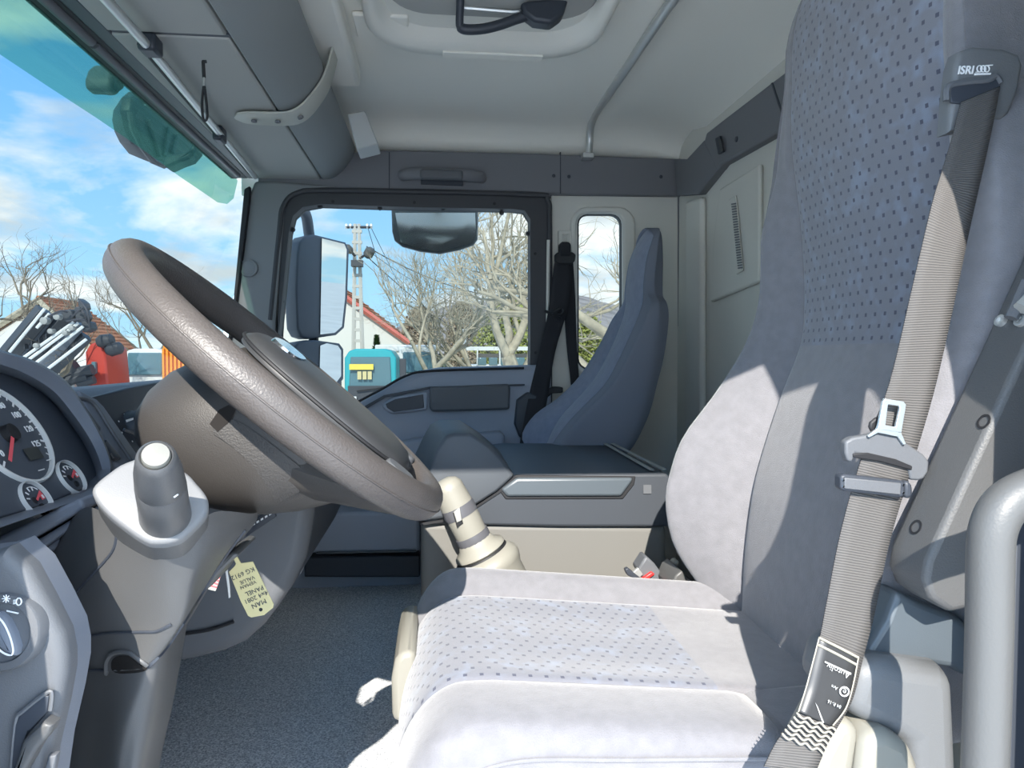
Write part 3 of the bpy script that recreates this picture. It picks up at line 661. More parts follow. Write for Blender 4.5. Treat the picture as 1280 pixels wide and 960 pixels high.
# belt guide on the shoulder of the seat
bg = [(1179, 90), (1185, 72), (1202, 66), (1240, 69), (1258, 76), (1263, 90), (1256, 125), (1246, 148), (1235, 158), (1215, 155), (1192, 168), (1171, 172), (1174, 130)]
yg = .700
pillow('belt_guide', [P(x, y, yg) for x, y in bg], (0, -1, 0), .018, M_cover, ds, rnd=.006)
sl = [(1184, 117), (1188, 106), (1210, 104), (1232, 102), (1243, 97), (1249, 104), (1248, 115), (1236, 123), (1226, 129), (1200, 131), (1187, 129)]
pillow('guide_slot', [P(x, y, yg - .0175) for x, y in sl], (0, -1, 0), .003, M_dashd, ds, rnd=.002)
MB().tube(resamp([P(1183, 126, .681), P(1186, 108, .681), P(1210, 103, .681), P(1233, 101, .681), P(1244, 96, .681), P(1250, 104, .681)], 4), .0035, 8).build('slot_rim', M_grey, ds)
gx = P(1, 0, yg - .02) - P(0, 0, yg - .02)
text('lettering', 'ISRI', 10.2 * (yg - .018) / F * 1.45, P(1206.5, 88, yg - .0187), (1, 0, .06), (0, 0, 1), M_print, ds, shear=.25, bold=.0002)
for i, x in enumerate((1224.5, 1229, 1233.5)):
    MB().tube([P(x + 3.2 * math.cos(a), 86 + 4 * math.sin(a), yg - .0186) for a in [2 * math.pi * k / 16 for k in range(16)]], .0006, 6, True).build('emblem_ring', M_print, ds)
slab('emblem_bar', [(1218.5, 91.6), (1239, 91), (1238.6, 93.2), (1218.3, 94)], yg - .0188, yg - .018, M_print, ds, bevel=0)
slab('emblem_bar', [(1220, 89.6), (1225, 89.5), (1225, 90.3), (1220, 90.4)], yg - .0188, yg - .018, M_print, ds, bevel=0)
slab('emblem_bar', [(1232, 81.2), (1241.5, 80.6), (1241.3, 81.7), (1232, 82.4)], yg - .0188, yg - .018, M_print, ds, bevel=0)
# recliner bracket beside the backrest
y0, y1 = .60, .655
pf = [(.575, .86), (.569, .84), (.529, .754), (.503, .699), (.441, .566), (.438, .548), (.445, .530), (.465, .516), (.495, .522), (.54, .54), (.560, .66), (.59, .74), (.63, .86)]
rb = MB(); rb.loft([[V((x, y0, z)) for x, z in pf], [V((x, y1, z)) for x, z in pf]])
ro = rb.build('recliner_cover', M_recl, ds, bevel=.006, seg=3)
for px, py in ((1230, 527), (1145, 659)):
    q = PL(px, py, V((.503, 0, .699)), V((-.906, 0, .422)))
    MB().lathe(q + V((.004, 0, -.002)), (-.90, 0, .43), [(0, .006), (.0045, .006), (.0048, .0075), (.0052, .0075), (.0052, .0052), (.001, .005)], 14).build('screw_hole', M_black, ro)
for px, py in ((1253, 402), (1278, 402)):
    q = PL(px, py, V((.529, 0, .754)), V((-.906, 0, .422))); MB().lathe(q, (-.9, 0, .42), [(0, .006), (.004, .006), (.0042, .0035), (.002, .003)], 12).build('screw', M_silver, ro)
MB().tube([P(1284, 352, .62), P(1264, 398, .62)], .006, 8).build('lever_rod', M_grey, ro)
MB().tube([P(1290, 372, .61), P(1276, 386, .61)], .007, 8).build('lever_rod', M_white, ro)
# plastic side covers at the foot of the backrest
m_ = MB()
slab('side_cover', [(1062, 840), (1085, 812), (1108, 775), (1122, 738), (1150, 752), (1200, 772), (1235, 800), (1235, 862), (1190, 836), (1120, 826), (1090, 830)], .645, .72, M_lid, ds, bevel=.012, seg=3)
sv = [(1062, 835, .70), (1105, 825, .70), (1186, 838, .70), (1202, 856, .69), (1204, 990, .66), (1140, 990, .655), (1138, 938, .655), (1125, 862, .672), (1103, 848, .684)]
cv = MB()
# boxy light grey cover: faceted solid, front facet turned towards the wheel
C = [V((.398, .72, .452)), V((.415, .66, .449)), V((.487, .66, .449)), V((.500, .66, .432)), V((.500, .66, .30)), V((.46, .66, .30)), V((.402, .66, .385)), V((.398, .66, .43))]
cvp = [(1073, 829), (1107, 826), (1183, 836), (1200, 850), (1205, 1000), (1142, 1000), (1139, 936), (1105, 917), (1056, 893)]
slab('base_cover', cvp, .62, .72, M_cover, ds, bevel=.018, seg=4)
slab('base_shell', [(1050, 897), (1080, 910), (1066, 1000), (1008, 1000), (1025, 945)], .612, .68, M_cream, ds, bevel=.012, seg=3)
slab('base_shell', [(1082, 920), (1112, 916), (1140, 930), (1152, 960), (1150, 1000), (1072, 1000)], .606, .68, M_cream, ds, bevel=.012, seg=3)

# ---------------- driver's belt
def ribbon(nm, L, Rr, m, parent, th=.0016, per=6):
    a = resamp(L, per); b = resamp(Rr, per); n = len(a); mb = MB(); uv = []
    K = 5; rows = []
    acc = 0
    for i in range(n):
        if i: acc += ((a[i] + b[i]) / 2 - (a[i - 1] + b[i - 1]) / 2).length
        w = (b[i] - a[i]).length
        rows.append([a[i].lerp(b[i], j / (K - 1)) for j in range(K)]); uv += [(w * j / (K - 1), acc) for j in range(K)]
    mb.grid(rows); mb.uv = uv
    return mb.build(nm, m, parent, solid=th, off=0, ang=60)
sb = thing('driver_seat_belt', 'grey webbing belt running down over the driver seat side with metal tongue', 'seat belt', P(1020, 955, .64))
L = [(1201, 128, .6795), (1192, 165, .672), (1178, 212, .662), (1165, 255, .651), (1142, 352, 0.645), (1112, 478, 0.642), (1081, 560, 0.638), (1052, 660, 0.632), (1032, 760, 0.625), (1024, 800, 0.620), (1010, 850, 0.615), (999, 890, 0.608), (972, 925, 0.600), (955, 958, 0.595)]
Rr = [(1250, 108, .6795), (1243, 145, .672), (1230, 205, .662), (1213, 280, .651), (1198, 352, 0.645), (1170, 478, 0.642), (1142, 575, 0.638), (1113, 672, 0.632), (1092, 770, 0.625), (1078, 824, 0.620), (1066, 872, 0.615), (1049, 905, 0.608), (1034, 930, 0.600), (1018, 968, 0.595)]
ribbon('webbing', [P(*q) for q in L], [P(*q) for q in Rr], M_belt, sb)
# label sewn on the lower end
lab = ribbon('label', [P(1024, 797, 0.6195), P(1015, 832, 0.6145), P(1008, 862, 0.6100), P(999, 890, 0.6030)], [P(1073, 822, 0.6195), P(1066, 858, 0.6145), P(1057, 886, 0.6100), P(1040, 908, 0.6030)], M_gloss, sb, .001)
M_lab = M_gloss
def seamline(nm, pts, r=.0007, m=M_thread, parent=sb): MB().tube(resamp([P(*p) for p in pts], 4), r, 5).build(nm, m, parent)
seamline('stitching', [(1024, 797, 0.6180), (1050, 810, 0.6180), (1073, 822, 0.6180)], .0012)
seamline('stitching', [(1023, 806, 0.6170), (1047, 818, 0.6170), (1071, 831, 0.6170)], .0012)
seamline('stitching', [(1024, 797, 0.6185), (1015, 832, 0.6130), (1007, 862, 0.6085), (998, 890, 0.6015)])
seamline('stitching', [(1073, 822, 0.6185), (1066, 858, 0.6130), (1057, 886, 0.6085), (1041, 907, 0.6015)])
for k in range(6):
    t = k * 5.2
    seamline('zigzag', [(996 - t * .7 + i * 7.4 + 0, 893 + t + i * 3.1 + (2.2 if i % 2 else -2.2), 0.5995 - k * .0012) for i in range(8)], .0009)
lx = (P(1066, 851, 0.6110) - P(1030, 834, 0.6110)); ly = (P(1024, 800, 0.6160) - P(1008, 862, 0.6090))
text('label_text', 'Autoliv', .0085, P(1048, 838, 0.6132), -lx, -ly, M_faint, sb, .0002)
MB().prism([P(1031, 826, 0.6135), P(1064, 841, 0.6135), P(1063.5, 843.5, 0.6135), P(1030.5, 828, 0.6135)], (0, -.0004, 0)).build('label_line', M_faint, sb)
MB().tube([P(1055.5 + 5.6 * math.cos(a), 864.5 + 5.6 * math.sin(a), 0.6095) for a in [2 * math.pi * k / 20 for k in range(20)]], .0007, 6, True).build('approval_ring', M_print, sb)
text('label_text', 'e', .0085, P(1055.5, 864.5, 0.6095), -lx, -ly, M_faint, sb, .0003)
text('label_text', '04 R-16', .0045, P(1043, 880, 0.6050), -lx, -ly, M_faint, sb, .0002)
text('label_text', 'Are', .0045, P(1043, 859, 0.6105), -lx, -ly, M_faint, sb, .0002)
MB().prism([P(1019, 878, 0.6055), P(1022, 883, 0.6050), P(1030, 903, 0.6025), P(1028, 904, 0.6025)], (0, -.0004, 0)).build('label_crease', M_faint, sb)
# tongue
tg = thing('belt_tongue', 'steel belt tongue with black plastic grip on the driver belt', 'buckle', P(1108, 595, 0.6380))
grip = [(1057, 552), (1066, 547), (1090, 543), (1098, 540), (1124, 545), (1134, 554), (1155, 568), (1162, 577), (1161, 590), (1155, 599), (1148, 601), (1138, 600), (1136, 583), (1100, 573), (1070, 567), (1066, 578), (1060, 577), (1057, 566)]
slab('grip', grip, 0.6340, 0.6450, M_grey, tg, bevel=.003, seg=3)
ou = [(1104, 502), (1107, 498.5), (1130, 502), (1133, 506), (1127, 541), (1097, 536), (1099, 530)]
iN = [(1110, 507), (1111, 505.5), (1124, 507.5), (1125, 510), (1120, 534), (1107, 531.5), (1108, 523)]
a_ = pxpoly(ou, 0.6300); b_ = pxpoly(iN, 0.6300); d_ = V((0, .003, 0))
m_ = MB(); m_.loft([[p + d_ for p in a_], a_, b_, [p + d_ for p in b_], [p + d_ for p in a_]], True, False); m_.build('steel_plate', M_steel, tg, bevel=.0005)
slab('steel_edge', [(1098, 535), (1127, 541), (1133, 555), (1130, 556), (1123, 546), (1098, 541), (1087, 547), (1085, 545)], 0.6305, 0.6335, M_steel, tg, bevel=.0005)
slab('slot', [(1066, 567), (1085, 566), (1120, 574), (1141, 583), (1140, 588), (1100, 577), (1067, 572)], 0.6330, 0.6380, M_black, tg, bevel=.001)
slab('hook', [(1088, 528), (1096, 521), (1104, 523), (1102, 538), (1090, 541), (1087, 534)], 0.6380, 0.6420, M_black, tg, bevel=.002)
bc = thing('belt_stop', 'small black plastic clip clamped across the driver belt', 'clip', P(1095, 620, 0.6310))
slab('bar', [(1051, 595), (1056, 593), (1128, 601), (1132, 604), (1131, 620), (1126, 622.5), (1056, 614), (1051, 611)], 0.6260, 0.6380, M_dashd, bc, bevel=.002)
slab('face', [(1056, 597), (1127, 604), (1126, 619), (1056, 611)], 0.6245, 0.6270, M_grey, bc, bevel=.001)
slab('hinge', [(1131, 601), (1137, 602), (1141, 606), (1142, 618), (1138, 625), (1131, 621)], 0.6280, 0.6400, M_dashd, bc, bevel=.003)
for x, y in ((1054, 600), (1054, 608), (1129, 606), (1129, 616)):
    MB().lathe(P(x, y, 0.6256), (0, -1, 0), [(0, .0011), (.0008, .001)], 8).build('rivet', M_chrome, bc)

# ---------------- grab handle at the near door post
hd = thing('door_post_handle', 'thick grey painted tubular handle beside the driver seat', 'handle', P(1233, 1000, .47))
hpth = [P(1400, 572, .47), P(1340, 596, .47), P(1300, 608, .47), P(1272, 620, .47), P(1253, 636, .47), P(1242, 658, .47), P(1238, 685, .47), P(1237, 740, .47), P(1236, 800, .47), P(1233, 900, .47), P(1229, 1010, .47), P(1224, 1200, .47)]
MB().tube(resamp(hpth, 6), .0152, 18).build('tube', M_handle, hd)
tp = struct('trim_5', 'door post cover behind the tubular handle, coloured dark for its shade', (.56, .6, 0))
sbox('post_cover', (P(1266, 700, .56).x, .56, -.1), (.70, .575, .62), M_dashd, tp, bevel=.004)  # dark plastic colour stands in for the shade on the door post

# ---------------- buckle socket between seat and console
bk = thing('belt_buckle', 'belt buckle socket with red release button between seat and console', 'buckle', P(812, 728, 1.26))
slab('housing', [(797, 712), (808, 695), (818, 704), (836, 728), (830, 736), (806, 727)], 1.26, 1.30, M_grey, bk, bevel=.004)
slab('release_button', [(802, 724), (815, 715), (819, 718), (806, 728)], 1.253, 1.262, M_red, bk, bevel=.002)
slab('tongue_end', [(781, 712), (785, 710), (800, 722), (797, 726), (784, 719)], 1.25, 1.262, M_dashd, bk, bevel=.002)
slab('steel_band', [(791, 716), (798, 710), (804, 718), (800, 722)], 1.252, 1.26, M_silver, bk, bevel=.001)
lvv = thing('seat_lever', 'pale worn seat adjustment lever beside the backrest foot', 'lever', P(848, 735, 1.25))
slab('handle', [(829, 722), (832, 714), (846, 701), (850, 702), (847, 708), (838, 726), (832, 735)], 1.25, 1.275, M_cream, lvv, bevel=.004)
slab('arm', [(838, 735), (845, 719), (853, 713), (855, 718), (864, 746), (856, 760)], 1.19, 1.27, M_handle, lvv, bevel=.003)

# ---------------- passenger seat
pz = thing('passenger_chair', 'blue grey passenger seat with shaped shoulder and headrest beyond the console', 'seat', (.45, 2.1, 0))
PR = [(.40, .335, 0, 0, 1.97, 2.29, .46), (.43, .335, .02, .03, 1.945, 2.315, .49), (.49, .350, .038, .075, 1.93, 2.335, .545), (.557, .385, .030, .07, 1.925, 2.34, .58), (.609, .432, .028, .045, 1.925, 2.34, .60), (.67, .487, .022, .035, 1.925, 2.34, .615),
      (.737, .528, .024, .028, 1.925, 2.34, .632), (.81, .562, .022, .022, 1.93, 2.33, .645), (.865, .583, .016, .018, 1.94, 2.32, .652), (.90, .590, .006, .006, 1.96, 2.29, .653), (.925, .592, 0, 0, 2.0, 2.25, .653), (.96, .593, 0, 0, 2.012, 2.238, .654), (1.03, .602, 0, 0, 2.015, 2.235, .655), (1.075, .616, 0, 0, 2.02, 2.23, .654), (1.10, .627, 0, 0, 2.03, 2.22, .6535), (1.117, .637, 0, 0, 2.05, 2.20, .653), (1.127, .644, 0, 0, 2.08, 2.17, .652), (1.132, .649, 0, 0, 2.11, 2.14, .651)]
pp = backrest(pz, PR, dict(plain=M_fabp, dot=M_fabp, side=M_fabs, bol=M_fabp, back=M_fabs), (2.03, 2.22), .90)
cushion_pieces(pz, -.02, .45, 1.93, 2.34, 2.03, 2.24, .42, .01, .02, .30, .08, dict(dot=M_fabp, bol=M_fabp, base=M_dashd))
sbox('pedestal', (.02, 2.0, 0), (.42, 2.28, .30), M_dashd, pz, bevel=.01)
# passenger belt
pb = thing('passenger_seat_belt', 'dark passenger belt hanging in two strands from the beige door pillar', 'seat belt', P(690, 560, 2.38))
ribbon('webbing', [P(694, 322, 2.40), P(690, 350, 2.395), P(685, 390, 2.39), P(674, 440, 2.37), P(660, 500, 2.34), P(647, 570, 2.3)], [P(713, 322, 2.40), P(715, 350, 2.395), P(710, 385, 2.39), P(694, 440, 2.37), P(684, 500, 2.34), P(670, 570, 2.3)], M_beltd, pb)
ribbon('webbing', [P(701, 320, 2.405), P(704, 370, 2.41), P(708, 430, 2.41), P(713, 475, 2.41), P(718, 540, 2.41)], [P(716, 320, 2.405), P(719, 370, 2.41), P(721, 430, 2.41), P(724, 475, 2.41), P(728, 540, 2.41)], M_beltd, pb)
slab('guide_loop', [(694, 318), (697, 315), (716, 315), (720, 318), (719, 326), (715, 330), (698, 330), (694, 326)], 2.385, 2.41, M_black, pb, bevel=.004)
slab('guide_cover', [(700, 304), (703, 302), (711, 302), (714, 305), (714, 320), (700, 320)], 2.38, 2.42, M_beltd, pb, bevel=.006, seg=3)
sbk = pxpoly([(698, 288), (715, 288), (715, 345), (698, 345)], 2.44)
MB().prism(sbk, (0, .02, 0)).build('height_slider', M_beige, pb, bevel=.003)
MB().tube([P(703, 304, 2.43), P(703, 293, 2.43), P(710.5, 293, 2.43), P(710.5, 304, 2.43)], .003, 8).build('slider_hook', M_beige, pb)
ck = tag(MB().tube(resamp([P(681, 389, 2.375), P(690, 391, 2.365), P(697, 388, 2.36), P(702, 385, 2.36), P(704, 389, 2.36), P(700, 393, 2.36), P(690, 392, 2.36), P(702, 399, 2.37)], 4), .005, 8).build('belt_clip', M_black), 'small black wire clip pinched on the passenger belt', 'clip')
slab('lower_anchor', [(678, 488), (690, 484), (704, 484), (704, 491), (690, 492), (682, 500), (678, 500)], 2.36, 2.42, M_black, pb, bevel=.004)

# ---------------- centre console
cc = thing('center_console', 'dark grey storage console with lid and rounded front box on a beige base', 'console', (.2, 1.65, 0))
y0 = 1.45
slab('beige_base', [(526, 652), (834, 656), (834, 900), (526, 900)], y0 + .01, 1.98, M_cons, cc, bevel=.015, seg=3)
slab('body', [(529, 655), (532, 648), (560, 642), (592, 634), (626, 612), (634, 596), (652, 593), (834, 592), (840, 600), (840, 659), (700, 659)], y0, 1.98, M_body, cc, bevel=.01, seg=3)
nr = [(524, 652), (530, 602), (545, 560), (556, 544), (566, 540.5), (588, 540.5), (612, 556), (630, 575), (643, 594), (622, 613.5), (590, 634), (556, 648)]
fr = [(508, 600), (514, 578), (529, 546), (538, 530), (548, 524.5), (574, 524.5), (598, 540), (612, 552), (626, 565), (612, 580), (590, 592), (550, 602)]
mid = lambda t: [P(lerp(a[0], b[0], t), lerp(a[1], b[1], t), 1 / lerp(1 / y0, 1 / 1.79, t)) for a, b in zip(nr, fr)]
lb = MB(); k0 = [P(x, y, y0) for x, y in nr]; c0 = sum(k0, V()) / len(k0)
lb.loft([[p.lerp(c0, .10) + V((0, -.012, 0)) for p in k0], [p.lerp(c0, .035) + V((0, -.010, 0)) for p in k0], k0, mid(.33), mid(.66), mid(1)])
lb.build('front_box', M_rock, cc, bevel=.006, seg=3, ang=50)
sq = [P(560, 553.5, 1.50), P(566, 547.5, 1.50), P(563, 560, 1.50)]
lid = MB(); zt = P(700, 596, y0).z
lidp = [(626, 612), (646, 597.5), (792, 597.5), (790, 603), (777, 621), (634, 621.5)]
slab('lid', lidp, y0 - .008, 1.93, M_lid, cc, bevel=.006, seg=3)
slab('lid_gap', [(622, 611), (645, 594), (795, 595.5), (793, 606), (779, 624), (632, 624.5)], y0 - .002, y0 + .01, M_black, cc, bevel=.002)
slab('box_gap', [(644, 594.5), (646, 597), (625, 616), (592, 637.5), (558, 652), (526, 657), (525, 654), (556, 649), (590, 635.5), (622, 614.5)], y0 - .003, y0 + .02, M_black, cc, bevel=0)
for (xa, ya, xb, yb) in ((754, 567.5, 812, 595), (763, 567, 828, 595)):
    za = P(700, 592, y0).z + .0005; p0 = P(xb, 592, 1.468); p1 = P(xa, ya, 1.93)
    MB().prism([V((p1.x, 1.93, za)), V((p1.x + .009, 1.93, za)), V((p0.x + .009, 1.468, za)), V((p0.x, 1.468, za))], (0, 0, .002)).build('edge_strip', M_white, cc)
m_ = MB(); zl = P(700, 597.5, y0 - .008).z
MB().prism([PZ(638, 579, zl), PZ(648, 573, zl), PZ(656, 586, zl), PZ(645, 590, zl)], (0, 0, .002)).build('scuff', M_gloss, cc)
MB().prism([P(804, 606, y0 - .001), P(814, 606, y0 - .001), P(814, 617, y0 - .001), P(804, 617, y0 - .001)], (0, -.0015, 0)).build('emblem', M_grey, cc)
# gear lever
gl = thing('gear_lever', 'beige worn gear lever wrapped with grey tape, rising before the console', 'gear lever', P(590, 715, 1.30))
YG = 1.33
def gp(t): return P(lerp(561, 606, t), lerp(612, 700, t), YG)
MB().tube([gp(t) for t in (-.02, .2, .4, .6, .72)], [.0285, .031, .031, .030, .029], 18).build('shaft', M_cream, gl)
ax = (gp(0) - gp(1)).normalized()
MB().lathe(gp(0) - ax * .003, ax, [(-.01, .029), (0, .029), (.010, .028), (.019, .022), (.024, .012), (.025, 0)], 20).build('knob', M_cream, gl)
for t0, t1 in ((.22, .36), (.62, .73)):
    MB().tube([gp(t0), gp((t0 + t1) / 2), gp(t1)], [.0318, .0325, .0318], 18).build('tape', M_tape, gl)
pillow('button_recess', [P(x, y, YG - .027) for x, y in ((566, 641), (575, 634), (578, 650), (579, 654), (571, 659))], (0, -1, 0), .005, M_black, gl, rnd=.002)
pillow('button', [P(x, y, YG - .031) for x, y in ((567, 640), (574.5, 633.5), (577.5, 650), (571, 653))], (0, -1, 0), .004, M_white, gl, rnd=.002)
MB().lathe(gp(.70), -ax, [(0, .030), (.004, .033), (.012, .036), (.020, .048), (.026, .050), (.030, .046), (.031, .046), (.033, .053), (.045, .064), (.055, .066), (.062, .064), (.075, .06), (.12, .06), (.14, .04), (.46, .035)], 24).build('boot', M_cream, gl)
MB().lathe(gp(.70) - ax * .0295, -ax, [(0, .0495), (.004, .052)], 24).build('boot_ring', M_black, gl)
# ================================================================== STEERING WHEEL
TH = .7166; PH = .04
WC = V((-.1824, .9159, .7168))
wu = V((math.cos(TH), 0, -math.sin(TH))); wn0 = V((math.sin(TH), 0, math.cos(TH)))
wv = V((0, 1, 0)) * math.cos(PH) - wn0 * math.sin(PH); wN = wu.cross(wv) * -1
if wN.z < 0: wN = -wN
def W(u, v, n=0): return WC + wu * u + wv * v + wN * n
sw = thing('steering_wheel', 'large brown grey steering wheel with padded rim and glossy hub pad', 'steering wheel', WC)
RR = .225
rim = MB(); rings = []
for i in range(96):
    a = 2 * math.pi * i / 96; c = W(RR * math.cos(a), RR * math.sin(a)); rd = (wu * math.cos(a) + wv * math.sin(a)); sec = []
    for j in range(20):
        b = 2 * math.pi * j / 20; rr = .0214
        sec.append(c + rd * (rr * .92 * math.cos(b)) + wN * (rr * 1.06 * math.sin(b)))
    rings.append(sec)
rings.append(rings[0]); rim.loft(rings, True, False); rim.build('rim', M_wheel, sw, ang=80)
MB().tube([W((RR + .0199) * math.cos(a), (RR + .0199) * math.sin(a), .0015) for a in [2 * math.pi * i / 96 for i in range(96)]], .0011, 6, True).build('rim_seam', M_wheel, sw)
# hub skirt (bowl under the rim plane)
def ell(cu, su, sv, n, k=40, p=2.4, cv=0):
    o = []
    for i in range(k):
        a = 2 * math.pi * i / k; ca, sa = math.cos(a), math.sin(a)
        o.append(W(cu + su * math.copysign(abs(ca) ** (2 / p), ca), cv + sv * math.copysign(abs(sa) ** (2 / p), sa), n))
    return o
sk = MB(); sk.loft([ell(lerp(a, b, .5), (b - a) / 2, w, n, 44, 2.6) for a, b, w, n in ((-.055, .13, .11, .012), (-.072, .165, .13, -.008), (-.092, .160, .137, -.04), (-.104, .140, .137, -.07), (-.108, .118, .133, -.10), (-.104, .094, .122, -.125), (-.090, .068, .106, -.145), (-.066, .044, .085, -.159), (-.035, .02, .05, -.165))])
skirt = sk.build('hub_skirt', M_hub, sw, ang=60)
# lower spokes: broad arms running from the skirt to the rim
for sgn in (-1, 1):
    a = []
    for t in (0, .25, .5, .75, 1):
        u = lerp(.04, .20, t); v = sgn * lerp(.06, .11, t); n_ = lerp(-.075, -.006, t); w = lerp(.065, .04, t); h = lerp(.045, .016, t)
        a.append([W(u + w * .75 * math.cos(q) * .4, v + w * math.cos(q), n_ + h * math.sin(q)) for q in [2 * math.pi * k / 14 for k in range(14)]])
    MB().loft(a).build('spoke', M_hub, sw)
    a = []
    for t in (0, .5, 1):
        u = lerp(-.045, -.075, t); v = sgn * lerp(.10, .195, t); n_ = lerp(-.03, -.004, t); w = lerp(.035, .024, t); h = lerp(.018, .012, t)
        a.append([W(u + w * math.cos(q), v, n_ + h * math.sin(q)) for q in [2 * math.pi * k / 14 for k in range(14)]])
    MB().loft(a).build('spoke', M_hub, sw)
a = []
for t in (0, .5, 1):
    a.append([W(lerp(.10, .205, t), .095 * math.cos(q), lerp(-.035, -.012, t) + lerp(.035, .015, t) * math.sin(q)) for q in [2 * math.pi * k / 18 for k in range(18)]])
MB().loft(a).build('lower_bridge', M_hub, sw)
# textured panel and recess on the near side of the skirt
T_ = surf(skirt)
top = resamp([(268, 520, 0), (300, 528, 0), (340, 556, 0), (378, 586, 0), (398, 602, 0)], 4); bot = resamp([(266, 542, 0), (292, 560, 0), (319, 587, 0), (336, 612, 0), (346, 630, 0)], 4)
rows = []
for t in (0, .2, .4, .6, .8, 1): rows.append(onto(T_, [(lerp(q.x, r.x, t), lerp(q.y, r.y, t)) for q, r in zip(top, bot)], .0025, .82))
MB().grid(rows).build('grille_panel', M_grille, sw, ang=60)
ro_ = [(262, 530), (274, 512), (286, 506), (295, 512), (288, 526), (272, 540)]
MB().add(onto(T_, ro_, .003, .82), [tuple(range(6))]).build('recess', M_rec, sw)
# airbag pad facing the driver
pd = MB(); pd.loft([ell(.055, .125, .115, .010, 40, 3), ell(.055, .126, .116, .018, 40, 3), ell(.055, .118, .108, .026, 40, 3), ell(.055, .095, .088, .031, 40, 3), ell(.055, .05, .05, .033, 40, 2.5)])
pad = pd.build('hub_pad', M_gloss, sw, ang=60)
MB().tube(ell(.055, .1265, .1165, .017, 60, 3), .0022, 6, True).build('pad_gap', M_black, pad)
em = MB(); em.loft([ell(-.025, .022, .05, .028, 24, 3), ell(-.025, .02, .047, .0345, 24, 3)]); em.build('emblem_plate', M_chrome, pad)
for v0 in (-.105, .105):
    MB().loft([ell(.17, .022, .028, .008, 24, 3, v0), ell(.17, .019, .025, .02, 24, 3, v0)]).build('switch_pad', M_grey, sw, bevel=.002)

# ================================================================== DASHBOARD
db = thing('dashboard', 'dark blue grey dashboard body under the windscreen', 'dashboard', (-.6, 1.4, .5))
dsec = [(-.90, .615), (-.78, .655), (-.66, .688), (-.58, .700), (-.545, .698), (-.522, .684), (-.50, .62), (-.47, .54), (-.46, .47), (-.50, .36), (-.62, .28), (-.90, .26)]
m_ = MB(); m_.loft([[V((x, y, z)) for x, z in dsec] for y in (.47, .9, 1.4, 1.9, 2.40)]); m_.build('body', M_dash, db, bevel=.01, seg=3, ang=50)
# heater knob panel
CN_ = V((.87, -.05, .46)).normalized()
KP = P(166, 533, 1.12)
def K(px, py, off=0): return PL(px, py, KP + CN_ * off, CN_)
kp = pillow('control_panel', [K(x, y) for x, y in ((104, 500), (150, 487), (215, 475), (235, 500), (226, 560), (190, 590), (150, 570), (128, 530))], CN_, .012, M_dashd, db, rnd=.008)
kn = MB().lathe(K(168, 534, .010), CN_, [(0, .0255), (.006, .025), (.010, .0215), (.022, .020), (.024, .018), (.024, 0)], 28).build('knob', M_dashd, db)
MB().prism([K(157, 525, .0345), K(166, 522.5, .0345), K(166, 525, .0345), K(158, 528, .0345)], CN_ * .001).build('pointer', M_print, kn)
MB().tube([K(155, 537, .034), K(168, 542, .036), K(181, 536, .034)], .0022, 6).build('ridge', M_grey, kn)
for x, y in ((148, 527), (155, 518), (169, 519), (152, 541), (165, 552), (186, 542), (182, 530)):
    MB().lathe(K(x, y, .0115), CN_, [(0, .0016), (.001, .0012)], 8).build('mark', M_print, db)
text('marking', 'MAX', .012, K(181, 519, .0125), wv, wN, M_print, db)
# instrument cluster with hood
CNn = V((.86, 0, .51)).normalized(); CW = V((-.51, 0, .86)).normalized(); CY = V((0, 1, 0))
G0 = P(12, 542, .80)
ic = thing('instrument_cluster', 'instrument cluster with white ringed gauges under a dark hood', 'gauges', P(40, 650, .8))
def G(px, py, off=0): return PL(px, py, G0 + CNn * off, CNn)
def Gp(a, b, off=0): return G0 + CY * a + CW * b + CNn * off
fo = [(-160, 560), (-90, 468), (-30, 460), (0, 468), (28, 478), (58, 497), (84, 527), (106, 560), (117, 585), (118, 598), (110, 608), (50, 634), (0, 648), (-120, 690)]
face = pillow('face_plate', [G(x, y, -.006) for x, y in fo], CNn, .004, M_plate, ic, rnd=.002)
hi = [(-160, 560), (-90, 462), (-30, 455), (0, 462), (28, 473), (60, 493), (86, 523), (109, 557), (120, 584), (121, 599), (112, 611), (50, 638), (0, 652), (-120, 694)]
ho = [(-170, 500), (-90, 410), (-30, 421), (0, 437), (38, 449), (78, 472), (104, 504), (125, 540), (138, 572), (139, 590), (128, 604), (110, 620), (0, 660), (-130, 704)]
def hring(pts, off): return [G(x, y, off) for x, y in pts]
sm = lambda pts: [(q.x, q.y) for q in smooth([(x, y, 0) for x, y in pts], 84, True)]
fo, hi, ho = sm(fo), sm(hi), sm(ho)
m_ = MB(); m_.loft([hring(fo, -.012), hring(hi, .012), [q + CNn * .004 for q in [a.lerp(b, .12) for a, b in zip(hring(hi, .018), hring(ho, .03))]], [a.lerp(b, .9) for a, b in zip(hring(hi, .024), hring(ho, .034))], hring(ho, .028), [q + V((-.075, .10, -.01)) for q in hring(ho, .028)]], True, False)
m_.build('hood', M_dash, ic, bevel=0, ang=40)
def gauge(a, b, r, nm):
    ring = MB().lathe(Gp(a, b, -.004), CNn, [(0, r), (.005, r), (.0065, r * .98), (.006, r * .945), (.002, r * .93), (0, r * .93)], 48).build('gauge_ring', M_ring, ic)
    MB().lathe(Gp(a, b, -.004), CNn, [(.0012, r * .93), (.0022, 0)], 40).build('gauge_dial', M_face, ic)
    return ring
def tick(parent, a, b, ang, r0, r1, w, m=M_print, off=.0):
    d = V((math.sin(ang), math.cos(ang))); n_ = V((d.y, -d.x))
    q = [Gp(a + d.x * r + n_.x * s, b + d.y * r + n_.y * s, off) for r, s in ((r0, -w), (r1, -w), (r1, w), (r0, w))]
    MB().prism(q, CNn * .0005).build('tick', m, parent)
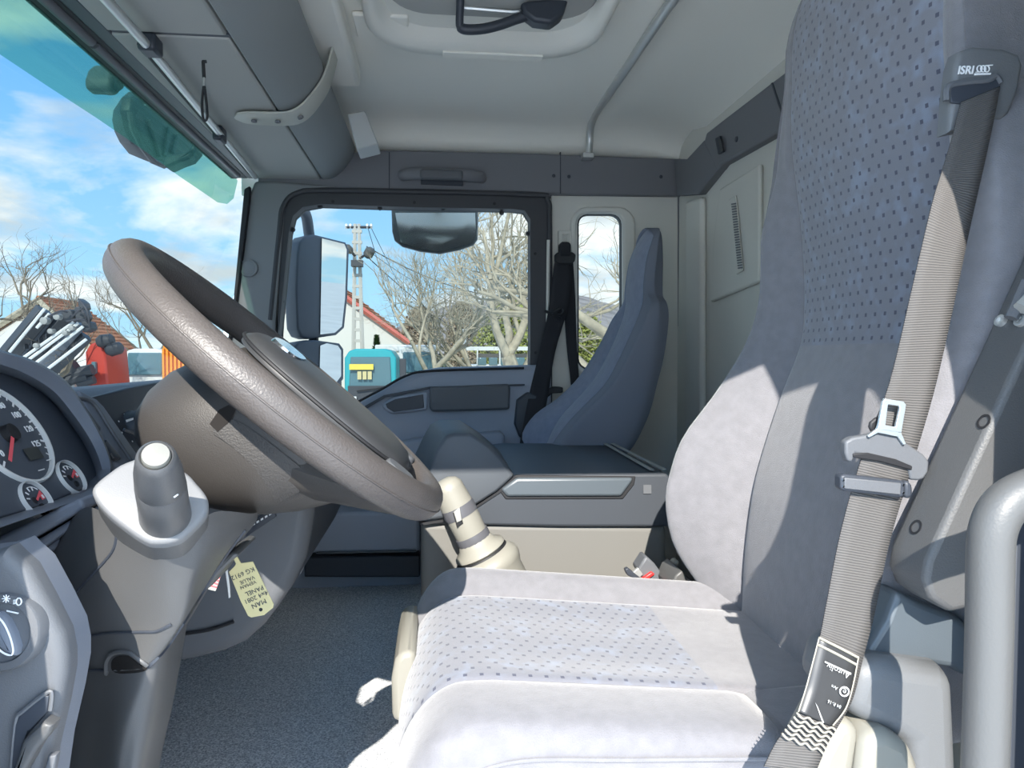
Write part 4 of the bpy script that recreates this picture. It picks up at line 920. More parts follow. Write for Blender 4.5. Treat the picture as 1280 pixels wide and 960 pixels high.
g1 = gauge(0, 0, .060, 'g')
nt = 27
for i in range(nt):
    a = math.radians(lerp(-128, 128, i / (nt - 1)))
    big = i % 3 == 0; tick(g1, 0, 0, a, .046 if big else .049, .054, .0011 if big else .0006)
for i, s in enumerate(('0', '10', '20', '40', '60', '80', '100', '120', '125')):
    a = math.radians(lerp(-122, 118, i / 8)); text('numeral', s, .0105, Gp(.037 * math.sin(a), .037 * math.cos(a), 0), CY, CW, M_print, g1)
MB().lathe(Gp(0, 0, -.002), CNn, [(0, .0105), (.007, .0095), (.008, 0)], 20).build('needle_cap', M_black, g1)
nd = G(8, 576, 0) - G0; tick(g1, 0, 0, math.atan2(nd.dot(CY), nd.dot(CW)), .006, .046, .0021, M_needle, .004)
MB().prism([Gp(.004, -.020, 0), Gp(.030, -.020, 0), Gp(.030, -.034, 0), Gp(.004, -.034, 0)], CNn * .0006).build('display', M_lcd, g1)
for a, b in ((.012, -.047), (.037, -.0385)): MB().prism([Gp(a - .006, b - .0006, 0), Gp(a + .006, b - .0006, 0), Gp(a + .006, b + .0006, 0), Gp(a - .006, b + .0006, 0)], CNn * .0005).build('tick', M_print, g1)
for a, b in ((.0565, -.0647), (-.026, -.0752)):
    r = gauge(a, b, .0215, 'g')
    for i in range(4): tick(r, a, b, math.radians(lerp(-75, 15, i / 3)), .010, .0145, .0007)
    MB().tube([Gp(a + .0145 * math.sin(q), b + .0145 * math.cos(q), 0) for q in [math.radians(lerp(-15, 50, i / 8)) for i in range(9)]], .0005, 5).build('scale_arc', M_print, r)
    tick(r, a, b, math.radians(60), -.002, .013, .0013, M_needle, .001)
    tick(r, a, b, math.radians(85), .008, .014, .0035, M_needle, .0)
    MB().prism([Gp(a + .0095, b - .0015, .0007), Gp(a + .0125, b - .0015, .0007), Gp(a + .0125, b + .0025, .0007), Gp(a + .0095, b + .0025, .0007)], CNn * .0003).build('pump_icon', M_print, r)
    MB().lathe(Gp(a + .004, b - .009, -.0025), CNn, [(0, .004), (.002, .0035), (.002, 0)], 12).build('needle_cap', M_black, r)
# switch strip between the cluster and the heater panel
ss = thing('switch_strip', 'narrow dark strip of oblong switches right of the gauges', 'switches', P(130, 590, .95))
SP = P(128, 540, .95)
def S(px, py, off=0): return PL(px, py, SP + CN_ * off, CN_)
pillow('strip_panel', [S(x, y) for x, y in ((90, 492), (100, 496), (112, 502), (122, 512), (166, 575), (160, 590), (146, 596), (138, 586), (98, 512))], CN_, .010, M_dash, ss, rnd=.005)
MB().tube(resamp([S(96, 497, .011), S(108, 499, .012), (S(120, 508, .013)), S(140, 540, .013), S(168, 582, .013)], 5), .0022, 8).build('strip_edge', M_grey, ss)
for q in (((97, 511), (101, 509.5), (109, 520), (122, 538), (121, 541), (117, 541.5), (108, 531)), ((124, 556), (128, 552), (135, 560), (146, 572), (146, 576), (142, 577), (134, 571))):
    o = pillow('rocker_switch', [S(x, y, .009) for x, y in q], CN_, .006, M_dashd, ss, rnd=.003)
    cx = sum(x for x, y in q) / 7; cy = sum(y for x, y in q) / 7
    MB().prism([S(cx - 1 + 1.5, cy + 1, .0152), S(cx + 2.5, cy, .0152), S(cx + 6, cy + 6.5, .0152), S(cx + 4, cy + 7, .0152)], CN_ * .0006).build('icon', M_gloss, o)
# ledges and slots below the cluster
lg = thing('column_gaiter', 'folded dark gaiter strips between the gauges and the column', 'gaiter', P(60, 720, .75))
for k, (a, b) in enumerate((((-40, 690), (100, 622)), ((22, 690), (104, 640)), ((33, 697), (96, 657)), ((45, 702), (90, 668)))):
    w = 26 - 3 * k if k == 0 else 15 - 2 * k
    slab('fold', [(a[0], a[1]), (b[0], b[1]), (b[0] + 6, b[1] + w * .55), (a[0] + 6, a[1] + w)], .74 + .012 * k, .86, M_dash, lg, bevel=.004, seg=3)
slab('backing', [(-40, 700), (110, 620), (150, 660), (60, 800), (-40, 800)], .80, .90, M_dashd, lg, bevel=.004)
# light switch panel at the end of the dash
lp = thing('light_switch_panel', 'dark end panel of the dash with round light switch', 'panel', P(0, 960, .58))
lpo = [(-120, 700), (0, 686), (24, 678), (34, 688), (50, 702), (72, 742), (92, 782), (97, 808), (97, 830), (90, 870), (76, 930), (66, 1000), (-120, 1000)]
pillow('panel', [P(x, y, .585) for x, y in lpo], (0, -1, 0), .02, M_grey, lp, rnd=.010)
MB().prism([P(x, y, .585) for x, y in lpo], (0, .022, 0)).build('panel_side', M_dash, lp)
RK = P(9, 788, .565)
nk = V((-.12, -1, .10)).normalized()
MB().lathe(RK, nk, [(-.01, .0285), (.004, .0285), (.006, .0272), (.0065, .022), (.005, .021), (.005, 0)], 40).build('rotary_switch', M_grey, lp)
def RKp(x, z, off): 
    e1 = V((1, 0, 0)) - nk * nk.x; e1.normalize(); e2 = nk.cross(e1) * -1
    if e2.z < 0: e2 = -e2
    return RK + e1 * x + e2 * z + nk * off
eye = [(-.0135, .010), (-.011, .0175), (-.004, .0175), (.004, .012), (.011, .002), (.0155, -.009), (.0145, -.015), (.006, -.0135), (-.004, -.007), (-.011, .002)]
eye = [(x * .75 + .004, z * .95 - .001) for x, z in eye]
pillow('switch_grip', [RKp(x, z, .005) for x, z in eye], nk, .009, M_dash, lp, rnd=.005)
MB().tube(smooth([RKp(x * .9, z * .9, .0135) for x, z in eye], 40, True), .0007, 6, True).build('grip_edge', M_print, lp)
MB().prism([RKp(.004, .0165, .0065), RKp(.013, .0145, .0065), RKp(.0125, .0137, .0065), RKp(.004, .0155, .0065)], nk * .0005).build('mark', M_print, lp)
# lamp symbols around the switch
MB().tube([RKp(.0125 + .002 * math.cos(q), .0225 + .0026 * math.sin(q), .0064) for q in [2 * math.pi * k / 14 for k in range(14)]], .0005, 5, True).build('lamp_icon', M_print, lp)
for k in range(3): MB().tube([RKp(.0085, .0235 - .0012 * k, .0064), RKp(.0105, .0237 - .0012 * k, .0064)], .0004, 5).build('lamp_icon', M_print, lp)
for k in range(4):
    q = math.pi * k / 4; MB().tube([RKp(.003 + .003 * math.cos(q), .0247 + .003 * math.sin(q), .0064), RKp(.003 - .003 * math.cos(q), .0247 - .003 * math.sin(q), .0064)], .0004, 5).build('sun_icon', M_print, lp)
# recessed pull handle
hr = [(10, 990), (18, 905), (28, 890), (58, 866), (64, 868), (62, 888), (40, 912), (26, 930), (24, 990)]
pillow('pull_recess', [P(x, y, .564) for x, y in hr], (0, -1, 0), .003, M_dashd, lp, rnd=.002)
MB().tube(resamp([P(x, y, .562) for x, y in [(12, 985), (19, 905), (29, 889), (60, 865), (65, 869), (63, 888)]], 4), .0016, 6).build('recess_rim', M_grey, lp)
pillow('pull_handle', [P(x, y, .565) for x, y in ((38, 918), (64, 893), (76, 897), (72, 908), (58, 925), (30, 975), (18, 990), (20, 975))], (0, -1, 0), .012, M_col, lp, rnd=.004)
pillow('pull_handle', [P(x, y, .565) for x, y in ((64, 940), (76, 938), (70, 970), (58, 990), (50, 990))], (0, -1, 0), .006, M_grey, lp, rnd=.003)

# ================================================================== STEERING COLUMN
scm = thing('steering_column', 'grey plastic steering column shroud and pedestal rising from the floor', 'steering column', P(150, 960, .74))
def vgrid(name, rows, m, parent, per=5, solid=0):
    """smooth surface through a coarse grid of (px,py,depth) points"""
    R = [[P(*q) for q in r] for r in rows]
    R2 = [resamp(r, per) for r in R]; nC = len(R2[0])
    cols = [resamp([R2[i][j] for i in range(len(R2))], per) for j in range(nC)]
    return MB().grid([[cols[j][i] for j in range(nC)] for i in range(len(cols[0]))]).build(name, m, parent, ang=70, recalc=True)
up = [[(60, 690, .80), (98, 640, .735), (128, 640, .665), (190, 690, .625), (232, 668, .63), (268, 640, .655), (312, 642, .75), (322, 640, .83)],
      [(50, 705, .80), (90, 668, .735), (126, 672, .672), (186, 712, .637), (234, 694, .64), (270, 672, .665), (306, 662, .76), (318, 655, .84)],
      [(40, 745, .80), (72, 735, .74), (115, 740, .688), (180, 752, .655), (226, 742, .652), (252, 716, .672), (276, 702, .77), (285, 695, .85)],
      [(60, 790, .80), (86, 790, .745), (125, 790, .70), (178, 790, .668), (216, 784, .664), (236, 765, .68), (247, 750, .78), (255, 745, .86)],
      [(80, 845, .80), (94, 842, .75), (130, 840, .708), (160, 838, .68), (184, 834, .674), (204, 815, .69), (222, 795, .78), (228, 790, .86)]]
ushr = vgrid('upper_shroud', up, M_col, scm)
lo = [[(75, 846, .81), (92, 843, .755), (130, 839, .713), (165, 837, .682), (188, 831, .676), (208, 812, .692), (230, 775, .78), (236, 765, .87)],
      [(68, 870, .81), (90, 870, .757), (128, 866, .716), (158, 864, .686), (180, 858, .678), (204, 845, .70), (222, 826, .79), (228, 815, .87)],
      [(60, 915, .81), (84, 915, .76), (122, 912, .72), (146, 910, .69), (164, 906, .682), (192, 900, .70), (210, 890, .79), (216, 880, .87)],
      [(50, 980, .82), (74, 980, .765), (116, 980, .725), (138, 980, .695), (152, 980, .688), (176, 980, .70), (189, 980, .79), (196, 980, .87)],
      [(20, 1200, .82), (50, 1200, .77), (100, 1200, .73), (120, 1200, .70), (135, 1200, .695), (150, 1200, .71), (165, 1200, .80), (170, 1200, .87)]]
pdst = vgrid('pedestal', lo, M_col, scm); CT = surf(ushr, pdst)
def groove(pts, r=.0014, m=M_dashd): MB().tube(onto(CT, [(q.x, q.y) for q in resamp([(p[0], p[1], 0) for p in pts], 5)], r * .3, .68), r, 6).build('seam', m, scm)
groove([(146, 668, .652), (140, 690, .662), (112, 722, .688), (80, 757, .735)])
groove([(97, 801, .738), (128, 792, .700), (176, 790, .6665), (196, 789, .664), (214, 780, .662)])
groove([(94, 843, .748), (110, 838, .728), (132, 838, .706)], .0016)
groove([(186, 833, .672), (206, 812, .686), (228, 780, .72), (248, 748, .765), (278, 700, .765), (306, 662, .755)], .0022)
# empty lock hole
hl = [(140, 838), (139, 828), (143, 822), (150, 819.5), (160, 820), (168, 825), (176, 832), (184, 834), (182, 838), (172, 841), (150, 842)]
hc_ = (160, 832); hs_ = [q for q in smooth([(x, y, 0) for x, y in hl], 36, True)]
MB().loft([onto(CT, [(lerp(hc_[0], q.x, t), lerp(hc_[1], q.y, t)) for q in hs_], .0015, .68) for t in (1, .75, .5, .25, .05)]).build('lock_hole', M_rec, scm)
MB().tube(onto(CT, [(q.x, q.y) for q in resamp([(133, 842, 0), (133, 828, 0), (139, 818, 0), (151, 814.5, 0), (162, 816, 0), (172, 823, 0), (184, 832, 0)], 4)], .001, .68), .0022, 8).build('hole_rim', M_col, scm)
# collar plate and stalk knob
AX = V((.242, -.807, .54)).normalized()
PC = P(190, 633, .622)
def AP(px, py, off=0): return PL(px, py, PC + AX * off, AX)
st = thing('column_stalk', 'stubby grey control stalk with round cream end button on a pale collar', 'stalk', PC)
po = [(118, 624), (121, 612), (140, 596), (160, 584), (196, 576), (232, 596), (246, 610), (258, 625), (261, 638), (256, 652), (232, 676), (216, 683), (200, 685), (182, 682), (150, 660), (130, 642)]
pof = [AP(x, y) for x, y in po]
pos = smooth(pof, 48, True)
pillow('collar', pos, AX, .012, M_collar, st, rnd=.004)
cpos = sum(pos, V()) / 48
MB().loft([[cpos + (q - cpos) * .97 + AX * .002 for q in pos], [cpos + (q - cpos) * 1.0 - AX * .03 for q in pos], [cpos + (q - cpos) * .9 - AX * .08 for q in pos]]).build('collar_skirt', M_col, st)
K0 = AP(207, 645, .010)
M_stalk = M_knob
MB().lathe(K0, AX, [(0, 0.02132), (.002, 0.01957), (.03, 0.01844), (.062, 0.01784), (.0635, 0.01697)], 40).build('knob_base', M_stalk, st, ang=30)
MB().lathe(K0, AX, [(.0640, 0.01723), (.066, 0.01757), (.088, 0.01636), (.106, 0.01392), (.112, 0.01288), (.1145, 0.01088), (.113, 0.00974), (.108, 0.00940)], 40).build('knob_end', M_stalk, st, ang=30)
MB().lathe(K0, AX, [(.108, 0.00957), (.1150, 0.00940), (.1170, 0.00870), (.1178, 0)], 32).build('end_button', M_button, st, ang=30)
d_ = (CAM - K0); d_ -= AX * d_.dot(AX); d_.normalize(); d2 = AX.cross(d_)
q0 = K0 + AX * .035 + (d_ * .82 + V((.55, 0, -.2))).normalized() * .0185
MB().tube([P(217.5, 621.5, .545), P(222.5, 618, .545)], .0007, 6).build('mark', M_print, st)
# keys and card tag
kt = thing('key_tag', 'yellow handwritten card tag hanging below the steering column', 'tag', P(325, 772, .86))
YT = .86
to = [(286, 715), (293, 708), (296, 703), (302, 704), (316, 702), (342, 755), (341, 760), (330, 769), (314, 772), (310, 770), (301, 752)]
tp_ = [P(x, y, YT) for x, y in to]
tb = MB().prism(tp_, (0, .0012, 0)).build('card', M_paper, kt, bevel=.0003)
slab('card_loop', [(291.5, 697.5), (295.5, 694), (301, 704), (296.5, 708)], YT - .0002, YT + .001, M_paper, kt, bevel=0)
MB().lathe(P(326, 762, YT - .0002), (0, -1, 0), [(0, .0021), (.0004, .0021)], 14).build('punch_hole', M_black, kt)
tx = (P(295, 712, YT) - P(316, 703, YT)); ty = (P(290, 708, YT) - P(312, 760, YT))
for s, x, y, h in (('KG 6912', 303.5, 717, 7.2), ('VALUE', 309, 725, 5.6), ('VEMAN', 310, 731, 5.4), ('PANEL', 318, 738.5, 7), ('4x4 2081', 320, 746.5, 7.2), ('MAN', 323.5, 754.5, 7.6)):
    text('handwriting', s, h * YT / F * 1.12, P(x, y, YT - .0006), tx, ty * -1 if False else -(ty) if False else (P(312, 760, YT) - P(290, 708, YT)), M_ink, kt, .0001)
ky = thing('key_bunch', 'pale key and striped paper strip hanging behind the card tag', 'keys', P(285, 745, .87))
slab('key_blade', [(281, 711), (284, 709), (287, 732), (288, 747), (285.5, 748), (284, 735)], .868, .871, M_silver, ky, bevel=.0005)
slab('paper_strip', [(272, 714), (277, 717), (269.5, 739), (260, 736.5)], .872, .874, M_white, ky, bevel=0)
for k in range(4):
    t = .15 + k * .22; slab('strip_mark', [(lerp(271, 261.5, t), lerp(716, 735, t)), (lerp(276, 270, t), lerp(719, 737, t)), (lerp(275.3, 269.6, t), lerp(721, 738.5, t)), (lerp(270.3, 261, t), lerp(718, 736.5, t))], .8712, .8722, M_needle, ky, bevel=0)
# ignition shroud part that carries the keys
slab('switch_housing', [(252, 728), (268, 706), (290, 690), (300, 694), (291, 700), (272, 720), (262, 735), (252, 740)], .80, .88, M_cream if False else M_col, scm, bevel=.006, seg=3)

# ================================================================== LOWER CENTRE PANEL
kpn = thing('knee_panel', 'dark rounded lower panel of the dash beside the pedals', 'panel', P(300, 820, 1.2))
ko = [(392, 600), (393, 640), (388, 672), (383, 696), (368, 728), (352, 752), (334, 776), (312, 796), (285, 808), (250, 817), (216, 823), (150, 826), (150, 600)]
pillow('panel', [P(x, y, 1.14) for x, y in ko], (0, -1, 0), .03, M_grey, kpn, rnd=.022, steps=5)
MB().prism([P(x, y, 1.14) for x, y in ko], (0, .45, 0)).build('panel_side', M_dashd, kpn, bevel=.006)
MB().tube(resamp([P(230, 792, 1.108), P(262, 787, 1.107), (P(292, 777, 1.107))], 5), .0028, 6).build('seam', M_black, kpn)
pillow('display', [P(x, y, 1.11) for x, y in ((306, 656), (342, 634), (346, 645), (308, 671))], (0, -1, 0), .004, M_dashd, kpn, rnd=.002)
for i in range(6):
    x = lerp(312, 338, i / 5); y = lerp(659, 643, i / 5)
    MB().prism([P(x - 1.6, y - 1, 1.104), P(x + 1.4, y - 2.6, 1.104), P(x + 1.6, y - .2, 1.104), P(x - 1.4, y + 1.5, 1.104)], (0, -.001, 0)).build('key', M_print, kpn)
slab('clip', [(373, 714), (376, 704), (380, 699), (383, 700), (380, 709), (375, 718)], 1.30, 1.305, M_print, kpn, bevel=.001)
# ================================================================== MIRRORS OUTSIDE
mm = thing('main_mirror', 'tall dark door mirror outside the passenger window', 'mirror', P(400, 425, 2.95))
YM = 2.95
hs = [(371, 318), (374, 303), (380, 296), (392, 293), (432, 303), (436, 312), (434, 372), (430, 410), (420, 419), (385, 424), (376, 421), (371, 412), (369, 360)]
mo_ = [P(x, y, YM) for x, y in hs]
nm_ = V((.76, -.65, -.075)).normalized()
def mir(root, outline, Yn, dep, gl):
    x0 = sum(x for x, y in outline) / len(outline); y0 = sum(y for x, y in outline) / len(outline); pc = P(x0, y0, Yn)
    q = [PL(x, y, pc, nm_) for x, y in outline]; c = sum(q, V()) / len(q); bk = V((-.75, .65, 0))
    m_ = MB(); m_.loft([[c + (p - c) * .96 + nm_ * .006 for p in q], q, [p + bk * dep * .6 for p in q], [c + (p - c) * .75 + bk * dep for p in q]])
    m_.build('housing', M_dash, root, bevel=.003, ang=50)
    g2 = [PL(x, y, pc + nm_ * .008, nm_) for x, y in gl]; MB().prism(g2, nm_ * .002).build('mirror_glass', M_mirror, root)
mir(mm, hs, YM, .10, [(402, 298), (430, 305), (433, 312), (431, 372), (427, 408), (418, 416), (400, 418)])
MB().tube(resamp([P(352, 272, 2.85), P(372, 262, 2.9), P(382, 268, 2.95), P(386, 290, 3.0), P(387, 300, 3.0)], 5), .022, 10).build('mirror_arm', M_dash, mm)
wm = thing('wide_mirror', 'small square wide angle mirror below the tall door mirror', 'mirror', P(405, 480, 2.95))
mir(wm, [(366, 436), (372, 428), (392, 425), (424, 429), (429, 436), (429, 474), (422, 482), (394, 486), (370, 480)], YM, .10, [(400, 432), (408, 429), (422, 432), (426, 438), (426, 470), (420, 478), (404, 480), (399, 474)])
MB().tube([P(392, 412, 3.0), P(392, 432, 3.0)], .02, 8).build('joint', M_dashd, wm)
km = thing('kerb_mirror', 'wide kerb mirror hanging over the passenger window top', 'mirror', P(545, 318, 2.75))
q = [(489, 262), (598, 263), (598, 272), (597, 300), (592, 307), (575, 313), (550, 318), (525, 315), (503, 309), (493, 301), (490, 290)]
qq = [P(x, y, 2.72) for x, y in q]; c_ = sum(qq, V()) / len(qq)
MB().loft([[c_ + (p - c_) * .98 + V((0, -.01, 0)) for p in qq], qq, [c_ + (p - c_) * .85 + V((0, .07, 0)) for p in qq]]).build('housing', M_kerb, km, bevel=.004, ang=50)
M_km = mat('mirror_glass_dim', (.80, .81, .80), .22, .8)
q2 = [(494, 266), (594, 266), (595, 294), (590, 303), (570, 310), (548, 314), (524, 311), (500, 303)]
gq = [P(x, y, 2.708) for x, y in q2]; gc = sum(gq, V()) / len(gq)
MB().loft([gq, [gc + (p - gc) * .6 + V((0, -.012, 0)) for p in gq], [gc + (p - gc) * .2 + V((0, -.016, 0)) for p in gq]]).build('mirror_glass', M_km, km)
MB().tube([P(545, 268, 2.76), P(548, 240, 2.66), P(548, 225, 2.54)], .015, 8).build('mount', M_dashd, km)
MB().tube([P(392, 465, 3.02), P(340, 470, 2.9), P(330, 470, 2.52)], .018, 8).build('mount', M_dashd, wm)
fm = thing('front_mirror', 'rounded front view mirror hanging ahead of the windscreen', 'mirror', PX(205, 200, -1.05))
fo_ = [(162, 138), (164, 122), (172, 115), (185, 118), (245, 182), (243, 192), (225, 200), (205, 206), (190, 200), (175, 180), (166, 160)]
qf = [PX(x, y, -1.02) for x, y in fo_]; cf = sum(qf, V()) / len(qf)
MB().loft([[cf + (p - cf) * .92 + V((.012, 0, 0)) for p in qf], qf, [p + V((-.03, 0, 0)) for p in qf], [cf + (p - cf) * .7 + V((-.10, .03, 0)) for p in qf]]).build('housing', M_dashd, fm, bevel=.004, ang=50)
MB().tube([PX(x, y, -1.01) for x, y in ((163, 140), (166, 160), (176, 181), (191, 201), (205, 207))], .012, 8).build('rim', M_grey, fm)
for a, b in (((185, 150), (200, 195)), ((212, 160), (206, 195)), ((222, 170), (216, 192))): MB().tube([PX(*a, -1.0), PX(*b, -1.0)], .008, 8).build('strut', M_grey, fm)
MB().lathe(PX(181, 128, -1.0), (1, 0, 0), [(0, .011), (.006, .008), (.006, 0)], 12).build('bolt', M_chrome, fm)
slab('mount', [(203, 205), (205, 196), (222, 190), (236, 188), (240, 178), (246, 186), (236, 198), (222, 203), (207, 210)], 2.62, 2.70, M_dashd, fm, bevel=.01)
cmr = thing('front_camera', 'small dark camera lump fixed at the windscreen top', 'camera', PX(147, 118, -.80))
q = [(138, 100), (142, 88), (148, 82), (160, 98), (156, 112), (146, 119), (139, 113)]
MB().prism([PX(x, y, -.76) for x, y in q], (-.06, 0, 0)).build('body', M_grey, cmr, bevel=.01, seg=3)
MB().lathe(PX(142, 106, -.775), V((-.1, -1, -.35)), [(0, .018), (.014, .02), (.016, .024), (.028, .024), (.032, .02), (.032, 0)], 18).build('lens_barrel', M_dashd, cmr)
# ================================================================== OUTSIDE
GZ = -1.25
M_yard = mat('yard_ground', (.70, .69, .66), .95, vary=(.6, .12))
M_field = mat('field', (.16, .19, .07), 1.0, vary=(.3, .3))
M_roof = mat('roof_tiles', (.52, .20, .09), .9, bump=(6, .5), vary=(5, .3))
M_wall = mat('house_plaster', (.72, .70, .66), .9)
M_bark = mat('bark', (.23, .19, .14), .95, vary=(8, .2))
M_bark2 = mat('pale_bark', (.40, .35, .26), .95, vary=(5, .25))
M_bush = mat('spring_leaves', (.30, .32, .09), .9, vary=(2, .35))
M_scrub = mat('scrub_twigs', (.34, .27, .19), .95, vary=(2, .3))
M_hill = mat('wooded_hill', (.30, .26, .24), 1.0, vary=(.05, .35))
M_conc = mat('concrete', (.52, .50, .46), .9)
M_teal = mat('teal_paint', (.03, .36, .40), .35)
M_tpaint = mat('white_paint', (.72, .73, .72), .35)
M_orange = mat('orange_paint', (.85, .30, .02), .4)
M_redp = mat('red_paint', (.55, .06, .04), .4)
M_wgl = mat('vehicle_glass', (.10, .19, .22), .08, spec=.8)
M_dk = mat('dark_steel', (.05, .055, .065), .5)
M_yel = mat('yellow_board', (.80, .62, .10), .6)
M_conf = mat('conifer', (.08, .14, .04), .9, vary=(4, .4))
M_line = mat('wire', (.05, .05, .06), .6)
M_handle2 = mat('worn_steel', (.32, .32, .31), .5)
gd = struct('ground', 'pale concrete yard around the truck', (0, 0, GZ))
MB().box((-120, -120, GZ - .2), (160, 60, GZ)).build('yard', M_yard, gd)
MB().box((-400, 60, GZ - .2), (400, 600, GZ - .02)).build('meadow', M_field, gd)
# hills
hl_ = struct('hill', 'grey brown wooded hill on the horizon', (150, 420, GZ))
rows = []
for j in range(8):
    r = []
    for i in range(70):
        px = 240 + i * 16; Y = 330 + j * 30
        pk = [(240, 442), (420, 440), (470, 432), (500, 405), (560, 382), (640, 372), (690, 366), (730, 370), (800, 392), (1000, 420), (1400, 440)]
        for k in range(len(pk) - 1):
            if pk[k][0] <= px <= pk[k + 1][0]: py = lerp(pk[k][1], pk[k + 1][1], (px - pk[k][0]) / (pk[k + 1][0] - pk[k][0]))
        h = P(px, py, 540).z - GZ
        X = P(px, 445, Y).x; f = (j / 7) ** .8
        r.append(V((X, Y, GZ + h * f + (1.5 * mnoise.noise(V((i * .9, j * .7, 3))) if j else -3))))
    rows.append(r)
MB().grid(rows).build('slope', M_hill, hl_, ang=80)

# ---- trees
def grow(mb, p, d, L, r, depth, rnd, spread=.55, taper=.68, kids=(2, 3), up=.12, tips=None):
    n = 3; path = [p]; q = p.copy(); dd = d.copy()
    for i in range(n):
        dd = (dd + V((rnd.uniform(-1, 1), rnd.uniform(-1, 1), rnd.uniform(-1, 1) + up)) * .22).normalized(); q = q + dd * (L / n); path.append(q.copy())
    mb.tube(path, [lerp(r, r * .62, i / n) for i in range(n + 1)], 5 if depth > 2 else 3)
    if depth == 0:
        if tips is not None: tips.append(q)
        return
    for k in range(rnd.randint(*kids)):
        t = rnd.uniform(.45, 1.0) if k else 1.0
        b = path[0].lerp(path[-1], t) if t < 1 else path[-1]
        b = path[min(n, int(t * n))] if t < 1 else path[-1]
        nd = (dd + V((rnd.uniform(-1, 1), rnd.uniform(-1, 1), rnd.uniform(-.7, 1))) * spread * 1.5).normalized()
        grow(mb, b, nd, L * rnd.uniform(.62, .86), r * taper * rnd.uniform(.7, 1), depth - 1, rnd, spread, taper, kids, up, tips)
def tree(label, base, top_h, r, seed, m, depth=6, lean=(0, 0), name='bare_tree', kids=(2, 3), group='bare trees around the yard', trunk=None, spread=.55):
    rnd = random.Random(seed); t = thing(name, label, 'tree', base, group)
    tr = MB(); th = trunk if trunk else top_h * .3
    path = [V(base) + V((lean[0] * s, lean[1] * s, th * s)) + V((.05 * math.sin(5 * s + seed), 0, 0)) * top_h * .1 for s in (0, .33, .66, 1)]
    tr.tube(path, [r * 1.2, r, r * .93, r * .85], 8); tr.build('trunk', m, t)
    br = MB(); L = (top_h - th) * .36
    for k in range(4):
        a = rnd.uniform(0, 6.28); dv = V((math.cos(a) * .8 + lean[0] * .2, math.sin(a) * .5, rnd.uniform(.5, 1.1))).normalized()
        grow(br, path[-1] if k < 3 else path[2], dv, L, r * .62, depth, rnd, spread, kids=kids)
    o = br.build('branches', m, t, ang=80); o['kind'] = 'stuff'
    return t
def gb(px, Y): q = P(px, 445, Y); return V((q.x, Y, GZ))
tree('bare dark tree at the left edge of the windscreen', gb(8, 16), 4.7, .12, 3, M_bark, 6, (.3, 0))
tree('small bare tree behind the white truck cab', gb(196, 34), 6.5, .14, 11, M_bark, 6)
tree('big pale bare tree at the right of the door window', gb(662, 17), 7.2, .20, 5, M_bark2, 6, (-.5, 0), trunk=2.0)
tree('slender pale bare tree in the middle of the door window', gb(556, 22), 6.4, .15, 8, M_bark2, 7, (-.3, 0), trunk=1.6)
tree('pale bare tree seen through the narrow quarter window', gb(716, 13), 7.0, .20, 21, M_bark2, 6, (.9, 0), trunk=2.2)
tree('low bare tree behind the slender one', gb(610, 24), 5.6, .14, 33, M_bark2, 7, (-.4, 0), trunk=1.3)
def bush(label, px0, px1, py_top, Y, seed, m, name='bush', n=2600, leaf=.10):
    rnd = random.Random(seed); c = gb((px0 + px1) / 2, Y); w = (P(px1, 445, Y).x - P(px0, 445, Y).x) / 2; h = P(px0, py_top, Y).z - GZ
    t = thing(name, label, 'bush', c, 'bushes beyond the parked vehicles'); mb = MB()
    for i in range(n):
        a = rnd.uniform(0, 6.28); u = rnd.random() ** .5; zz = rnd.random()
        rr = math.sqrt(max(0, 1 - (zz * 1.9 - .9) ** 2)) * (.75 + .35 * mnoise.noise(V((math.cos(a) * 2, math.sin(a) * 2, zz * 3 + seed))))
        p = c + V((w * rr * u * math.cos(a), w * .7 * rr * u * math.sin(a), h * zz))
        d = V((rnd.gauss(0, 1), rnd.gauss(0, 1), rnd.gauss(0, 1))).normalized() * leaf; e = d.orthogonal().normalized() * leaf * .5
        mb.add([p - e, p + e, p + d], [(0, 1, 2)])
    o = mb.build('foliage', m, t, smooth=False, recalc=False); o['kind'] = 'stuff'
    tr = MB()
    for k in range(5):
        a = k * 1.26; tr.tube([c, c + V((math.cos(a) * w * .25, math.sin(a) * w * .2, h * .4)), c + V((math.cos(a) * w * .5, math.sin(a) * w * .4, h * .8))], [.06, .04, .02], 5)
    tr.build('stems', M_bark, t)
bush('yellow green bush right of the door window', 585, 680, 372, 42, 1, M_bush, n=5200, leaf=.2)
bush('yellow green bush seen low in the quarter window', 700, 770, 392, 40, 2, M_bush, n=3600, leaf=.18)
bush('brown scrub left of the slender bare tree', 490, 560, 384, 48, 3, M_scrub, 'scrub_bush', 4600, .2)
bush('brown scrub between the slender tree and the yellow bush', 545, 610, 378, 50, 4, M_scrub, 'scrub_bush', 4600, .2)
cf_ = thing('conifer', 'small yellow green conifer before the white gable', 'tree', gb(471, 36)); mb = MB(); rnd = random.Random(5)
hc = P(471, 420, 36).z - GZ
for i in range(1500):
    z = rnd.random(); a = rnd.uniform(0, 6.28); rr = (1 - z) * .55 * rnd.uniform(.5, 1); p = gb(471, 36) + V((rr * math.cos(a), rr * math.sin(a), .3 + z * (hc - .3)))
    d = V((math.cos(a), math.sin(a), .6)) * .16; e = V((-math.sin(a), math.cos(a), 0)) * .07; mb.add([p - e, p + e, p + d], [(0, 1, 2)])
mb.build('foliage', M_conf, cf_, smooth=False, recalc=False)['kind'] = 'stuff'
MB().tube([gb(471, 36), gb(471, 36) + V((0, 0, hc * .8))], .06, 6).build('trunk', M_bark, cf_)
